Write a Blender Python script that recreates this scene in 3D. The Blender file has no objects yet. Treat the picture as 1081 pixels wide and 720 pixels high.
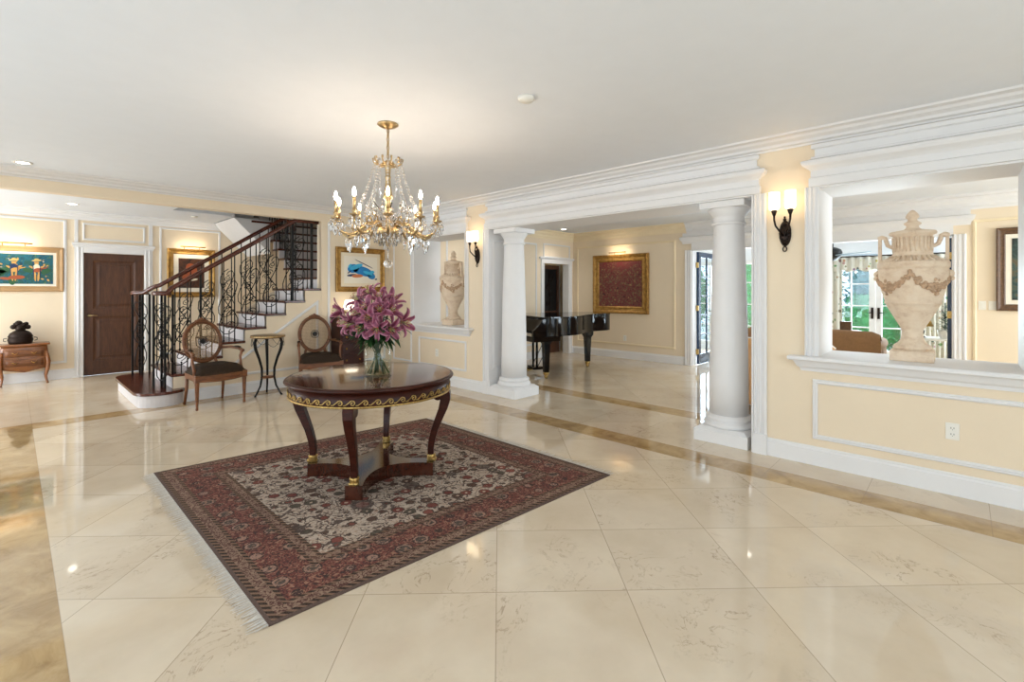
import bpy, math, random
from mathutils import Vector, Matrix
PI = math.pi
sin, cos = math.sin, math.cos
SC = bpy.context.scene
COL = SC.collection
random.seed(7)

# ------------------------------------------------------------------ mesh builder
class MB:
    def __init__(self):
        self.v = []; self.f = []; self.s = []; self.m = []; self.M = Matrix.Identity(4); self.mi = 0; self.uv = {}
    def add(self, vs, fs, smooth=False, uvs=None):
        b = len(self.v)
        for p in vs: self.v.append(self.M @ Vector(p))
        if uvs:
            for i, u in enumerate(uvs): self.uv[b + i] = u
        for f in fs:
            self.f.append([b + i for i in f]); self.s.append(smooth); self.m.append(self.mi)
        return self
    def box(self, x0, x1, y0, y1, z0, z1):
        x0, x1 = min(x0, x1), max(x0, x1); y0, y1 = min(y0, y1), max(y0, y1); z0, z1 = min(z0, z1), max(z0, z1)
        vs = [(x, y, z) for z in (z0, z1) for y in (y0, y1) for x in (x0, x1)]
        return self.add(vs, [(0, 2, 3, 1), (4, 5, 7, 6), (0, 1, 5, 4), (2, 6, 7, 3), (0, 4, 6, 2), (1, 3, 7, 5)])
    def lathe(self, prof, c=(0, 0, 0), seg=24, smooth=True, sx=1, sy=1, a0=0):
        vs = []; fs = []; n = len(prof)
        for r, z in prof:
            for k in range(seg):
                a = a0 + 2 * PI * k / seg
                vs.append((c[0] + r * sx * cos(a), c[1] + r * sy * sin(a), c[2] + z))
        for i in range(n - 1):
            for k in range(seg):
                k2 = (k + 1) % seg
                fs.append((i * seg + k, i * seg + k2, (i + 1) * seg + k2, (i + 1) * seg + k))
        if prof[0][0] > 1e-5: fs.append(tuple(range(seg))[::-1])
        if prof[-1][0] > 1e-5: fs.append(tuple((n - 1) * seg + k for k in range(seg)))
        return self.add(vs, fs, smooth)
    def ball(self, c, r, seg=12, rings=8, sx=1, sy=1, sz=1):
        return self.lathe([(max(1e-6, r * sin(PI * i / rings)), -r * sz * cos(PI * i / rings)) for i in range(rings + 1)], c, seg, True, sx, sy)
    def tube(self, pts, r, seg=8, closed=False, smooth=True, flat=1.0):
        pts = [Vector(p) for p in pts]; n = len(pts)
        R = r if isinstance(r, (list, tuple)) else [r] * n
        vs = []; fs = []; up = None
        for i in range(n):
            if closed: t = pts[(i + 1) % n] - pts[i - 1]
            else: t = pts[min(i + 1, n - 1)] - pts[max(i - 1, 0)]
            if t.length < 1e-9: t = Vector((0, 0, 1))
            t.normalize()
            if up is None:
                up = Vector((0, 0, 1)) if abs(t.z) < .9 else Vector((1, 0, 0))
            u = up - t * up.dot(t)
            if u.length < 1e-6: u = t.orthogonal()
            u.normalize(); up = u; w = t.cross(u)
            for k in range(seg):
                a = 2 * PI * (k + .5) / seg
                vs.append(pts[i] + (u * cos(a) + w * sin(a) * flat) * R[i])
        m = n if closed else n - 1
        for i in range(m):
            j = (i + 1) % n
            for k in range(seg):
                k2 = (k + 1) % seg
                fs.append((i * seg + k, i * seg + k2, j * seg + k2, j * seg + k))
        if not closed:
            fs.append(tuple(range(seg))[::-1]); fs.append(tuple((n - 1) * seg + k for k in range(seg)))
        return self.add(vs, fs, smooth)
    def prism(self, poly, h0, h1, fn=None, smooth=False):
        fn = fn or (lambda u, v, w: (u, v, w)); n = len(poly)
        vs = [fn(u, v, h0) for u, v in poly] + [fn(u, v, h1) for u, v in poly]
        fs = [tuple(range(n))[::-1], tuple(range(n, 2 * n))]
        self.add(vs, fs, False)
        b = [(i, (i + 1) % n, n + (i + 1) % n, n + i) for i in range(n)]
        return self.add(vs, b, smooth)
    def sweep(self, prof, path, side=1, closed=False, fn=None, smooth=False):
        """prof: (offset, height) ring; path: plan polyline; offset goes to the left (side=1) of the path"""
        fn = fn or (lambda u, v, w: (u, v, w))
        P = [Vector((p[0], p[1])) for p in path]; n = len(P); k = len(prof)
        def nrm(a, b):
            d = (b - a).normalized(); return Vector((-d.y, d.x)) * side
        vs = []
        for i in range(n):
            if closed or 0 < i < n - 1:
                n1 = nrm(P[i - 1], P[i]); n2 = nrm(P[i], P[(i + 1) % n]); m = (n1 + n2) / max(.15, 1 + n1.dot(n2))
            elif i == 0: m = nrm(P[0], P[1])
            else: m = nrm(P[-2], P[-1])
            for o, h in prof:
                q = P[i] + m * o; vs.append(fn(q.x, q.y, h))
        fs = []
        for i in range(n if closed else n - 1):
            j = (i + 1) % n
            for a in range(k):
                b = (a + 1) % k; fs.append((i * k + a, i * k + b, j * k + b, j * k + a))
        if not closed:
            fs.append(tuple(range(k))[::-1]); fs.append(tuple((n - 1) * k + a for a in range(k)))
        return self.add(vs, fs, smooth)
    def surf(self, fn, nu, nv, smooth=True, closed_u=False, thick=0):
        vs = []; uvs = []
        for i in range(nu + 1):
            for j in range(nv + 1):
                vs.append(fn(i / nu, j / nv)); uvs.append((i / nu, j / nv))
        fs = []
        for i in range(nu):
            for j in range(nv):
                a = i * (nv + 1) + j; fs.append((a, a + nv + 1, a + nv + 2, a + 1))
        return self.add(vs, fs, smooth, uvs)

def build(name, mb, mat, parent=None, bevel=0, sub=0, solid=0, label=None, segs=2):
    me = bpy.data.meshes.new(name)
    me.from_pydata([tuple(v) for v in mb.v], [], mb.f)
    mats = mat if isinstance(mat, (list, tuple)) else [mat]
    for m in mats: me.materials.append(m)
    me.polygons.foreach_set('use_smooth', mb.s); me.polygons.foreach_set('material_index', mb.m)
    if mb.uv:
        ul = me.uv_layers.new(name='UVMap')
        for lp in me.loops: ul.data[lp.index].uv = mb.uv.get(lp.vertex_index, (0, 0))
    me.validate(); me.update()
    import bmesh
    bm = bmesh.new(); bm.from_mesh(me)
    bmesh.ops.recalc_face_normals(bm, faces=bm.faces[:]); bm.to_mesh(me); bm.free()
    o = bpy.data.objects.new(name, me); COL.objects.link(o)
    if parent is not None: o.parent = parent
    if solid:
        md = o.modifiers.new('solid', 'SOLIDIFY'); md.thickness = solid; md.offset = 0
    if bevel:
        md = o.modifiers.new('bevel', 'BEVEL'); md.width = bevel; md.segments = segs; md.limit_method = 'ANGLE'; md.angle_limit = math.radians(40)
    if sub:
        md = o.modifiers.new('sub', 'SUBSURF'); md.levels = sub; md.render_levels = sub
    if label: o['label'] = label
    return o

def tag(o, label, cat, group=None, kind=None):
    o['label'] = label; o['category'] = cat
    if group: o['group'] = group
    if kind: o['kind'] = kind
    return o
def thing(name, label, cat, loc=(0, 0, 0), rz=0, group=None):
    o = bpy.data.objects.new(name, None); o.empty_display_size = .1; COL.objects.link(o)
    o.location = loc; o.rotation_euler = (0, 0, rz)
    return tag(o, label, cat, group)
def struct(name, mb, mat, label=None, parent=None, bevel=0, cat=None):
    o = build(name, mb, mat, parent, bevel)
    if parent is None: o['kind'] = 'structure'
    if label: o['label'] = label
    if cat: o['category'] = cat
    return o
def dup(root, loc, rz, label=None, group=None):
    r = root.copy(); COL.objects.link(r); r.location = loc; r.rotation_euler = (0, 0, rz)
    if label: r['label'] = label
    if group: r['group'] = group
    def rec(src, dst):
        for ch in [o for o in src.children]:
            c = ch.copy(); COL.objects.link(c); c.parent = dst; rec(ch, c)
    rec(root, r)
    return r

# ------------------------------------------------------------------ materials
def lin(c):
    return tuple(((x / 255) / 12.92 if x / 255 <= .04045 else ((x / 255 + .055) / 1.055) ** 2.4) for x in c) + (1,)
class NT:
    def __init__(self, name):
        self.mat = bpy.data.materials.new(name); self.mat.use_nodes = True
        self.t = self.mat.node_tree; self.n = self.t.nodes; self.l = self.t.links
        self.b = self.n['Principled BSDF']
    def node(self, ty, **kw):
        n = self.n.new(ty)
        for k, v in kw.items(): setattr(n, k, v)
        return n
    def put(self, sock, val):
        if hasattr(val, 'is_output') or isinstance(val, bpy.types.NodeSocket): self.l.new(val, sock)
        else: sock.default_value = val
    def math(self, op, a, b=None, c=None, clamp=False):
        n = self.node('ShaderNodeMath', operation=op, use_clamp=clamp)
        for i, x in enumerate((a, b, c)):
            if x is not None: self.put(n.inputs[i], x)
        return n.outputs[0]
    def mix(self, f, a, b, blend='MIX'):
        n = self.node('ShaderNodeMix', data_type='RGBA', blend_type=blend)
        self.put(n.inputs[0], f); self.put(n.inputs[6], a); self.put(n.inputs[7], b)
        return n.outputs[2]
    def coords(self, kind='Object', scale=(1, 1, 1), rot=(0, 0, 0), loc=(0, 0, 0)):
        tc = self.node('ShaderNodeTexCoord'); mp = self.node('ShaderNodeMapping')
        self.l.new(tc.outputs[kind], mp.inputs[0])
        mp.inputs['Scale'].default_value = scale; mp.inputs['Rotation'].default_value = rot; mp.inputs['Location'].default_value = loc
        return mp.outputs[0]
    def noise(self, vec, scale, detail=3, rough=.55, dist=0):
        n = self.node('ShaderNodeTexNoise'); self.put(n.inputs['Vector'], vec)
        n.inputs['Scale'].default_value = scale; n.inputs['Detail'].default_value = detail
        n.inputs['Roughness'].default_value = rough; n.inputs['Distortion'].default_value = dist
        return n.outputs['Fac']
    def voronoi(self, vec, scale, feature='F1', out='Distance', rnd=1):
        n = self.node('ShaderNodeTexVoronoi', feature=feature); self.put(n.inputs['Vector'], vec)
        n.inputs['Scale'].default_value = scale; n.inputs['Randomness'].default_value = rnd
        return n.outputs[out]
    def ramp(self, f, stops, interp='LINEAR'):
        n = self.node('ShaderNodeValToRGB'); self.put(n.inputs[0], f); e = n.color_ramp; e.interpolation = interp
        e.elements[0].position, e.elements[0].color = stops[0]; e.elements[1].position, e.elements[1].color = stops[-1]
        for p, c in stops[1:-1]:
            x = e.elements.new(p); x.color = c
        return n.outputs[0]
    def sep(self, vec):
        n = self.node('ShaderNodeSeparateXYZ'); self.l.new(vec, n.inputs[0]); return n.outputs
    def bump(self, h, strength=.2, dist=.01):
        n = self.node('ShaderNodeBump'); n.inputs['Strength'].default_value = strength; n.inputs['Distance'].default_value = dist
        self.l.new(h, n.inputs['Height']); self.l.new(n.outputs[0], self.b.inputs['Normal'])
    def set(self, **kw):
        names = dict(col='Base Color', rough='Roughness', metal='Metallic', spec='Specular IOR Level', coat='Coat Weight', coatr='Coat Roughness', trans='Transmission Weight', ior='IOR', emit='Emission Color', es='Emission Strength', sheen='Sheen Weight', alpha='Alpha', sss='Subsurface Weight')
        for k, v in kw.items(): self.put(self.b.inputs[names[k]], v)
        return self

def plain(name, rgb, rough=.5, metal=0, var=.06, scale=6, bump=0, **kw):
    t = NT(name); c = lin(rgb)
    nz = t.noise(t.coords(), scale, 4)
    d = tuple(x * (1 - var) for x in c[:3]) + (1,); u = tuple(min(1, x * (1 + var)) for x in c[:3]) + (1,)
    t.set(col=t.ramp(nz, [(.3, d), (.7, u)]), rough=rough, metal=metal, **kw)
    if bump: t.bump(t.noise(t.coords(), scale * 12, 3), bump, .005)
    return t.mat
def wood(name, dark, light, rough=.3, scale=(1, 1, 8), coat=.3, fig=5, spec=.5):
    t = NT(name); v = t.coords('Object', scale)
    n1 = t.noise(v, fig, 5, .6, 1.2); n2 = t.noise(v, fig * 7, 3, .6)
    f = t.math('MULTIPLY_ADD', n2, .35, t.math('MULTIPLY', n1, .65))
    t.set(col=t.ramp(f, [(.32, lin(dark)), (.68, lin(light))]), rough=rough, coat=coat, coatr=.08, spec=spec)
    return t.mat
M = {}
M['white'] = plain('white_gloss_paint', (229, 227, 226), .5, var=.012, spec=.3)
M['riser'] = plain('riser_paint', (208, 203, 203), .5, var=.01)
M['ceil'] = plain('ceiling_paint', (231, 234, 239), .9, var=.01)
def wallmat(name, rgb):
    t = NT(name); v = t.coords('Object', (1, 1, 1)); n = t.noise(v, 2.2, 5, .6); w = t.noise(t.coords('Object', (30, 30, 300)), 3, 2); w2 = t.noise(t.coords('Object', (200, 200, 10)), 3, 2)
    c = lin(rgb); a = tuple(x * .93 for x in c[:3]) + (1,)
    f = t.math('MULTIPLY_ADD', t.math('ADD', w, w2), .25, t.math('MULTIPLY', n, .6))
    t.set(col=t.ramp(f, [(.35, a), (.75, c)]), rough=.75); t.bump(w, .06, .002)
    return t.mat
M['wall'] = wallmat('cream_linen_wall', (237, 219, 192))
M['cream'] = plain('cream_warm_light', (238, 220, 186), .6, var=.02)  # on the crown, warm room light is put into this trim colour
M['mahog'] = wood('polished_mahogany', (34, 12, 8), (70, 30, 18), .32, (1, 1, 4), 0, spec=.2)
M['base'] = wood('mahogany_platform', (34, 14, 9), (78, 38, 24), .12, (3, .6, 1), .5, 4)
M['maht'] = wood('mahogany_veneer_top', (46, 18, 10), (100, 54, 32), .13, (3, .6, 1), .35, 4)
M['walnut'] = wood('walnut', (72, 40, 20), (138, 84, 46), .4, (1, 1, 6), 0)
M['fruit'] = wood('fruitwood', (92, 50, 22), (160, 98, 48), .3, (1, 1, 5))
M['door'] = wood('dark_walnut_door', (58, 32, 18), (96, 58, 34), .5, (6, 6, .7), 0, 4)
M['tread'] = wood('cherry_tread', (50, 20, 12), (98, 44, 27), .25, (1, 6, 1), .1)
M['brass'] = plain('aged_brass', (178, 132, 62), .28, 1, .25, 30)
M['gilt'] = plain('gilt_mount', (184, 152, 92), .34, 1, .4, 60)
M['bronzegold'] = plain('antique_gold_metal', (182, 156, 114), .34, 1, .3, 40)
M['iron'] = plain('black_wrought_iron', (22, 20, 20), .42, .6, .2, 30)
M['bronze'] = plain('dark_bronze', (40, 28, 22), .45, .7, .3, 40)
M['black'] = plain('black_lacquer', (7, 7, 9), .05, 0, .1, spec=.35)
M['blackm'] = plain('black_satin', (14, 13, 14), .4)
M['navy'] = plain('navy_painted_wood', (20, 44, 74), .25)
M['darkfab'] = plain('dark_brown_upholstery', (52, 40, 30), .9, 0, .15, 40, .2, spec=.2)
M['tanlea'] = plain('tan_leather', (196, 150, 100), .45, 0, .08, 10, .1)
M['brownfab'] = plain('brown_upholstery', (134, 98, 62), .8, 0, .1, 30, .1)
M['plastic'] = plain('white_plastic', (236, 232, 222), .35, var=.01)
M['leaf'] = plain('green_leaf', (34, 66, 28), .45, 0, .4, 8)
M['stem'] = plain('lily_stem', (52, 74, 36), .5, 0, .2, 8)
M['hedge'] = plain('hedge_leaf', (46, 122, 62), .6, 0, .75, 22, .5)
M['tree'] = plain('tree_leaf', (34, 104, 104), .6, 0, .75, 16, .5)
M['bark'] = plain('bark', (90, 70, 50), .8)
def glassmat(name, rgb=(255, 255, 255), rough=0, ior=1.45):
    t = NT(name); t.set(col=lin(rgb), rough=rough, trans=1, ior=ior); return t.mat
def thinglass(name, tint, k):
    t = NT(name); tr = t.node('ShaderNodeBsdfTransparent'); gl = t.node('ShaderNodeBsdfGlossy'); gl.inputs['Roughness'].default_value = .01
    tr.inputs[0].default_value = tint; fr = t.node('ShaderNodeFresnel'); fr.inputs[0].default_value = k; mx = t.node('ShaderNodeMixShader'); ge = t.node('ShaderNodeNewGeometry')
    t.l.new(t.math('MULTIPLY', fr.outputs[0], t.math('SUBTRACT', 1, ge.outputs['Backfacing'])), mx.inputs[0]); t.l.new(tr.outputs[0], mx.inputs[1]); t.l.new(gl.outputs[0], mx.inputs[2]); t.l.new(mx.outputs[0], t.n['Material Output'].inputs[0]); return t.mat
M['glass'] = thinglass('clear_glass', (.975, .99, .985, 1), 1.5)
M['water'] = thinglass('vase_water', (.95, .955, .90, 1), 1.25)
M['crystal'] = glassmat('cut_crystal', (252, 250, 248), .02, 1.6)
def pane():
    t = NT('window_pane'); tr = t.node('ShaderNodeBsdfTransparent'); gl = t.node('ShaderNodeBsdfGlossy'); gl.inputs['Roughness'].default_value = .02
    tr.inputs[0].default_value = (.93, .97, 1, 1); mx = t.node('ShaderNodeMixShader'); mx.inputs[0].default_value = .07
    t.l.new(tr.outputs[0], mx.inputs[1]); t.l.new(gl.outputs[0], mx.inputs[2])
    t.l.new(mx.outputs[0], t.n['Material Output'].inputs[0]); return t.mat
M['pane'] = pane()
def glow(name, rgb, s):
    t = NT(name); t.set(col=lin(rgb), emit=lin(rgb), es=s); return t.mat
M['bulb'] = glow('lit_flame_bulb', (255, 232, 204), 210)
M['bulboff'] = plain('frosted_bulb', (250, 246, 236), .3, var=.01)
M['shade'] = glow('lit_frosted_shade', (255, 230, 190), 3.2)
M['lens'] = glow('downlight_lens', (255, 246, 230), 12)
M['candle'] = plain('ivory_candle_sleeve', (244, 234, 210), .5, var=.03)
M['lampshade'] = glow('lit_lamp_shade', (255, 240, 214), 3)
def stone():
    t = NT('weathered_travertine'); v = t.coords('Object', (1, 1, 1)); n = t.noise(v, 7, 8, .7, .5); m = t.noise(t.coords('Object', (1, 1, 1.6)), 14, 6, .7)
    f = t.math('MULTIPLY_ADD', m, .5, t.math('MULTIPLY', n, .5))
    t.set(col=t.ramp(f, [(.33, lin((150, 120, 98))), (.38, lin((210, 182, 154))), (.5, lin((228, 206, 180))), (.75, lin((238, 222, 200)))]), rough=.8)
    t.bump(t.noise(v, 60, 5, .7), .5, .006); return t.mat
M['stone'] = stone()
M['relief_stone'] = plain('brown_stone_relief', (192, 160, 130), .85, 0, .25, 50, .3)  # urn garlands, a darker brown than the body stone

def floormat():
    t = NT('polished_marble_floor'); v = t.coords('Object'); x, y, z = t.sep(v)
    p = t.math('MULTIPLY', t.math('ADD', x, y), .70711); q = t.math('MULTIPLY', t.math('SUBTRACT', x, y), .70711)
    def joint(c, per, off, w=.0022):
        u = t.math('FLOORED_MODULO', t.math('SUBTRACT', c, off), per)
        d = t.math('MINIMUM', u, t.math('SUBTRACT', per, u))
        return t.math('LESS_THAN', d, w), t.math('FLOOR', t.math('DIVIDE', t.math('SUBTRACT', c, off), per))
    jp, ip = joint(p, .568, 2.80); jq, iq = joint(q, .617, -.015)
    def band(c, a, b): return t.math('MULTIPLY', t.math('GREATER_THAN', c, a), t.math('LESS_THAN', c, b))
    # field tone per tile
    cmb = t.node('ShaderNodeCombineXYZ'); t.l.new(ip, cmb.inputs[0]); t.l.new(iq, cmb.inputs[1])
    wn = t.node('ShaderNodeTexWhiteNoise', noise_dimensions='2D'); t.l.new(cmb.outputs[0], wn.inputs['Vector'])
    off = t.node('ShaderNodeVectorMath', operation='MULTIPLY_ADD'); t.l.new(wn.outputs['Color'], off.inputs[0]); off.inputs[1].default_value = (9, 9, 9); t.l.new(v, off.inputs[2])
    vv = off.outputs[0]
    cloud = t.noise(vv, 1.6, 5, .6)
    base = t.ramp(cloud, [(.3, lin((208, 189, 163))), (.7, lin((227, 211, 187)))])
    tone = t.math('MULTIPLY_ADD', wn.outputs['Value'], .07, .95)
    tn = t.node('ShaderNodeCombineColor'); [t.l.new(tone, tn.inputs[i]) for i in range(3)]
    base = t.mix(1, base, tn.outputs[0], 'MULTIPLY')
    # veins: thin level-set of distorted noise, gated into patches
    vn = t.noise(vv, 4.2, 6, .62, 1.6); line = t.math('SUBTRACT', 1, t.math('MULTIPLY', t.math('ABSOLUTE', t.math('SUBTRACT', vn, .5)), 38), clamp=True)
    gate = t.ramp(t.noise(vv, 2.1, 3, .5), [(.5, (0, 0, 0, 1)), (.66, (1, 1, 1, 1))])
    gt = t.node('ShaderNodeRGBToBW'); t.l.new(gate, gt.inputs[0])
    spot = t.ramp(t.noise(vv, 24, 4, .7), [(.42, (0, 0, 0, 1)), (.6, (1, 1, 1, 1))]); sp = t.node('ShaderNodeRGBToBW'); t.l.new(spot, sp.inputs[0])
    vf = t.math('MULTIPLY', t.math('MULTIPLY', line, gt.outputs[0]), t.math('MULTIPLY', sp.outputs[0], .75))
    base = t.mix(vf, base, lin((142, 116, 92)))
    base = t.mix(t.math('MULTIPLY', gt.outputs[0], .12), base, lin((196, 170, 140)))
    # gold bands
    gn = t.noise(t.coords('Object', (1, 1, 1), (0, 0, .5)), 5, 8, .65, .6)
    gold = t.ramp(gn, [(.3, lin((148, 118, 78))), (.5, lin((180, 150, 106))), (.72, lin((202, 174, 130)))])
    inY = t.math('LESS_THAN', y, 6.9)
    b1 = t.math('MULTIPLY', band(x, 3.89, 4.16), t.math('LESS_THAN', y, 7.19))
    b2 = band(x, 5.19, 5.47)
    b3 = t.math('MULTIPLY', band(x, -.2, .145), t.math('LESS_THAN', y, 7.19))
    b4 = t.math('MULTIPLY', band(y, 6.9, 7.19), band(x, -3, 4.0))
    gm = t.math('MAXIMUM', t.math('MAXIMUM', b1, b2), t.math('MAXIMUM', b3, b4))
    # plain strip between bands and walls (straight joints)
    strip = t.math('MAXIMUM', band(x, 4.16, 5.19), t.math('GREATER_THAN', y, 7.19))
    base = t.mix(gm, base, gold)
    ys = t.math('FLOORED_MODULO', t.math('ADD', y, .13), .62); js = t.math('LESS_THAN', ys, .004)
    edge = 0
    for c, k in ((x, 4.16), (x, 3.89), (x, .145), (x, 5.19), (x, 5.47), (y, 6.9), (y, 7.19)):
        e = t.math('LESS_THAN', t.math('ABSOLUTE', t.math('SUBTRACT', c, k)), .0022)
        edge = e if edge == 0 else t.math('MAXIMUM', edge, e)
    jf = t.math('MULTIPLY', t.math('MAXIMUM', jp, jq), t.math('SUBTRACT', 1, t.math('MAXIMUM', gm, strip), clamp=True))
    jf = t.math('MAXIMUM', jf, t.math('MULTIPLY', js, t.math('MAXIMUM', b1, band(x, 4.16, 5.19))))
    jf = t.math('MAXIMUM', jf, t.math('MULTIPLY', edge, .6))
    base = t.mix(t.math('MULTIPLY', jf, .55), base, lin((140, 116, 92)))
    t.set(col=base, rough=t.math('MULTIPLY_ADD', cloud, .04, .03), spec=.8)
    return t.mat
M['floor'] = floormat()

def rugmat():
    t = NT('persian_rug_wool'); tc = t.node('ShaderNodeTexCoord'); uv = tc.outputs['UV']; u, v, _ = t.sep(uv)
    S = 2.42
    def dst(c): return t.math('MULTIPLY', t.math('MINIMUM', c, t.math('SUBTRACT', 1, c)), S)
    d = t.math('MINIMUM', dst(u), dst(v))
    mp = t.node('ShaderNodeMapping'); t.l.new(uv, mp.inputs[0]); mp.inputs['Scale'].default_value = (S, S, S); w = mp.outputs[0]
    # field floral
    c1 = t.voronoi(w, 10.5, 'F1', 'Distance', .6); cc = t.voronoi(w, 10.5, 'F1', 'Color', .6)
    cr = t.node('ShaderNodeSeparateColor'); t.l.new(cc, cr.inputs[0])
    small = t.noise(w, 42, 3, .6, 2.0); mid = t.noise(w, 17, 3, .6, 2.5)
    field = t.ramp(mid, [(.36, lin((126, 104, 90))), (.5, lin((200, 184, 166))), (.64, lin((160, 130, 112)))])
    vine = t.math('LESS_THAN', t.math('ABSOLUTE', t.math('SUBTRACT', t.noise(w, 11, 2, .5, 1.5), .5)), .035)
    field = t.mix(t.math('MULTIPLY', vine, .9), field, lin((62, 48, 46)))
    flower = t.ramp(cr.outputs[0], [(0, lin((104, 34, 32))), (.35, lin((60, 34, 28))), (.6, lin((122, 50, 44))), (.8, lin((52, 52, 44))), (1, lin((150, 100, 84)))], 'CONSTANT')
    c1 = t.math('ADD', c1, t.math('MULTIPLY_ADD', t.noise(w, 40, 2, .5), .24, -.12))
    def disc(a, b_): return t.math('MULTIPLY', t.math('GREATER_THAN', c1, a), t.math('LESS_THAN', c1, b_))
    field = t.mix(t.math('MULTIPLY', disc(.36, .43), .9), field, lin((52, 38, 34)))
    field = t.mix(t.math('MULTIPLY', disc(.12, .36), .92), field, flower)
    field = t.mix(disc(-1, .12), field, lin((186, 160, 138)))
    big = t.voronoi(w, 2.7, 'F1', 'Distance', .5)
    field = t.mix(t.math('MULTIPLY', t.math('LESS_THAN', big, .2), t.math('MULTIPLY_ADD', small, 1.2, .1, clamp=True)), field, lin((96, 42, 40)))
    field = t.mix(t.math('MULTIPLY', t.math('LESS_THAN', t.math('ABSOLUTE', t.math('SUBTRACT', big, .22)), .03), .8), field, lin((60, 50, 48)))
    # main border
    bord = t.ramp(small, [(.38, lin((78, 34, 34))), (.5, lin((108, 54, 50))), (.66, lin((124, 70, 62)))])
    bv = t.voronoi(w, 7.2, 'F1', 'Distance', .35); bring = t.ramp(bv, [(0, lin((70, 64, 60))), (.22, lin((150, 118, 104))), (.3, lin((50, 34, 36))), (.36, lin((108, 54, 50)))], 'CONSTANT')
    bord = t.mix(t.math('LESS_THAN', bv, .36), bord, bring)
    bm_ = t.noise(w, 30, 2, .5, 2.2)
    bord = t.mix(t.math('MULTIPLY', t.math('GREATER_THAN', bm_, .57), .9), bord, lin((36, 32, 34)))
    bord = t.mix(t.math('MULTIPLY', t.math('LESS_THAN', bm_, .41), .75), bord, lin((160, 122, 98)))
    # guard stripes
    tick = t.math('GREATER_THAN', t.math('SINE', t.math('MULTIPLY', t.math('ADD', t.math('MULTIPLY', u, S), t.math('MULTIPLY', v, S)), 150)), .1)
    guard = t.mix(tick, lin((28, 22, 20)), lin((120, 92, 74)))
    guard2 = t.mix(t.math('GREATER_THAN', small, .5), lin((142, 116, 98)), lin((78, 46, 42)))
    col = field
    def lay(col, a, b, c):
        return t.mix(t.math('MULTIPLY', t.math('GREATER_THAN', d, a), t.math('LESS_THAN', d, b)), col, c)
    col = lay(col, .375, .395, guard); col = lay(col, .335, .375, guard2); col = lay(col, .315, .335, guard)
    col = lay(col, .115, .315, bord); col = lay(col, .095, .115, guard); col = lay(col, .045, .095, guard2); col = lay(col, .018, .045, guard); col = lay(col, -1, .018, lin((86, 70, 64)))
    fine = t.noise(w, 160, 2, .5)
    col = t.mix(.16, col, t.ramp(fine, [(.3, lin((36, 24, 20))), (.7, lin((176, 150, 132)))]))
    t.set(col=col, rough=.95, spec=.15); t.bump(fine, .3, .004)
    return t.mat
M['rug'] = rugmat()
M['fringe'] = plain('wool_fringe', (206, 200, 190), .95, var=.15, scale=80)
def lilymat():
    t = NT('pink_lily_petal'); tc = t.node('ShaderNodeTexCoord'); u, v, _ = t.sep(tc.outputs['UV'])
    e = t.math('MULTIPLY', t.math('ABSOLUTE', t.math('SUBTRACT', v, .5)), 2)
    col = t.ramp(e, [(0, lin((100, 30, 56))), (.55, lin((132, 60, 87))), (.9, lin((180, 120, 136)))])
    throat = t.ramp(u, [(0, lin((206, 178, 96))), (.14, lin((190, 120, 110))), (.26, (1, 1, 1, 1))])
    col = t.mix(t.math('LESS_THAN', u, .2), col, throat)
    sp = t.math('MULTIPLY', t.math('GREATER_THAN', t.noise(t.coords('Object'), 220, 1), .64), t.math('LESS_THAN', u, .55))
    t.set(col=t.mix(t.math('MULTIPLY', sp, .7), col, lin((92, 14, 42))), rough=.5, sss=.0)
    return t.mat
M['lily'] = lilymat()
M['anther'] = plain('rust_anther', (150, 78, 30), .7)
M['pistil'] = plain('pale_green_filament', (196, 196, 130), .5)
# ------------------------------------------------------------------ the room
XR, XB, YS, YB, H = 4.5, 5.0, 7.2, 10.5, 2.70          # column wall faces, stair wall, hall end wall, ceiling
XF, YD = 8.83, 6.455                                   # piano room far wall, piano room doorway wall
XW = 11.6                                              # garden wall of the sitting room
LX, FY, PY = -2.6, -2.6, -5.0
TRIM = [0]
def trim(mb, mat=None, bevel=0):
    TRIM[0] += 1
    return struct('trim_%d' % TRIM[0], mb, mat or M['white'], bevel=bevel)

b = MB(); b.box(LX - .2, XW + .2, PY - .2, YB + 1.2, -.12, 0); struct('floor', b, M['floor'])
b = MB()
b.box(LX, XB, FY, 7.35, H, H + .12); b.box(LX, 1.77, 7.35, YB + .1, H, H + .12); b.box(1.77, 2.66, 9.15, YB + .1, H, H + .12)
struct('ceiling', b, M['ceil'])
b = MB(); b.box(XB, XF + .15, PY, YD + 1.5, H, H + .12); struct('ceiling_piano_room', b, M['ceil'])
b = MB(); b.box(XF + .15, XW + .2, FY, YD + .6, H, H + .12); struct('ceiling_sitting_room', b, M['ceil'])

# right (column) wall with the colonnade and the two pass-throughs
b = MB()

P0, P1, N0, N1, C0, C1, SZ, OT = -.307, .853, 5.18, 6.455, 1.33, 4.70, .85, 2.26
b.box(XR, XB, PY, P0, 0, H); b.box(XR, XB, P0, P1, 0, SZ); b.box(XR, XB, P0, P1, OT, H)
b.box(XR, XB, P1, C0, 0, H); b.box(XR, XB, C0, C1, OT, H); b.box(XR, XB, C1, N0, 0, H)
b.box(XR, XB, N0, N1, 0, SZ); b.box(XR, XB, N0, N1, OT, H); b.box(XR, XB, N1, YS + .15, 0, H)
struct('wall_right', b, M['wall'])
# stair wall + beam
b = MB(); b.box(3.30, XR, YS, YS + .15, 0, H); b.box(LX, 3.30, YS, YS + .15, 2.49, H); struct('wall_stair', b, M['wall'])
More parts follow.
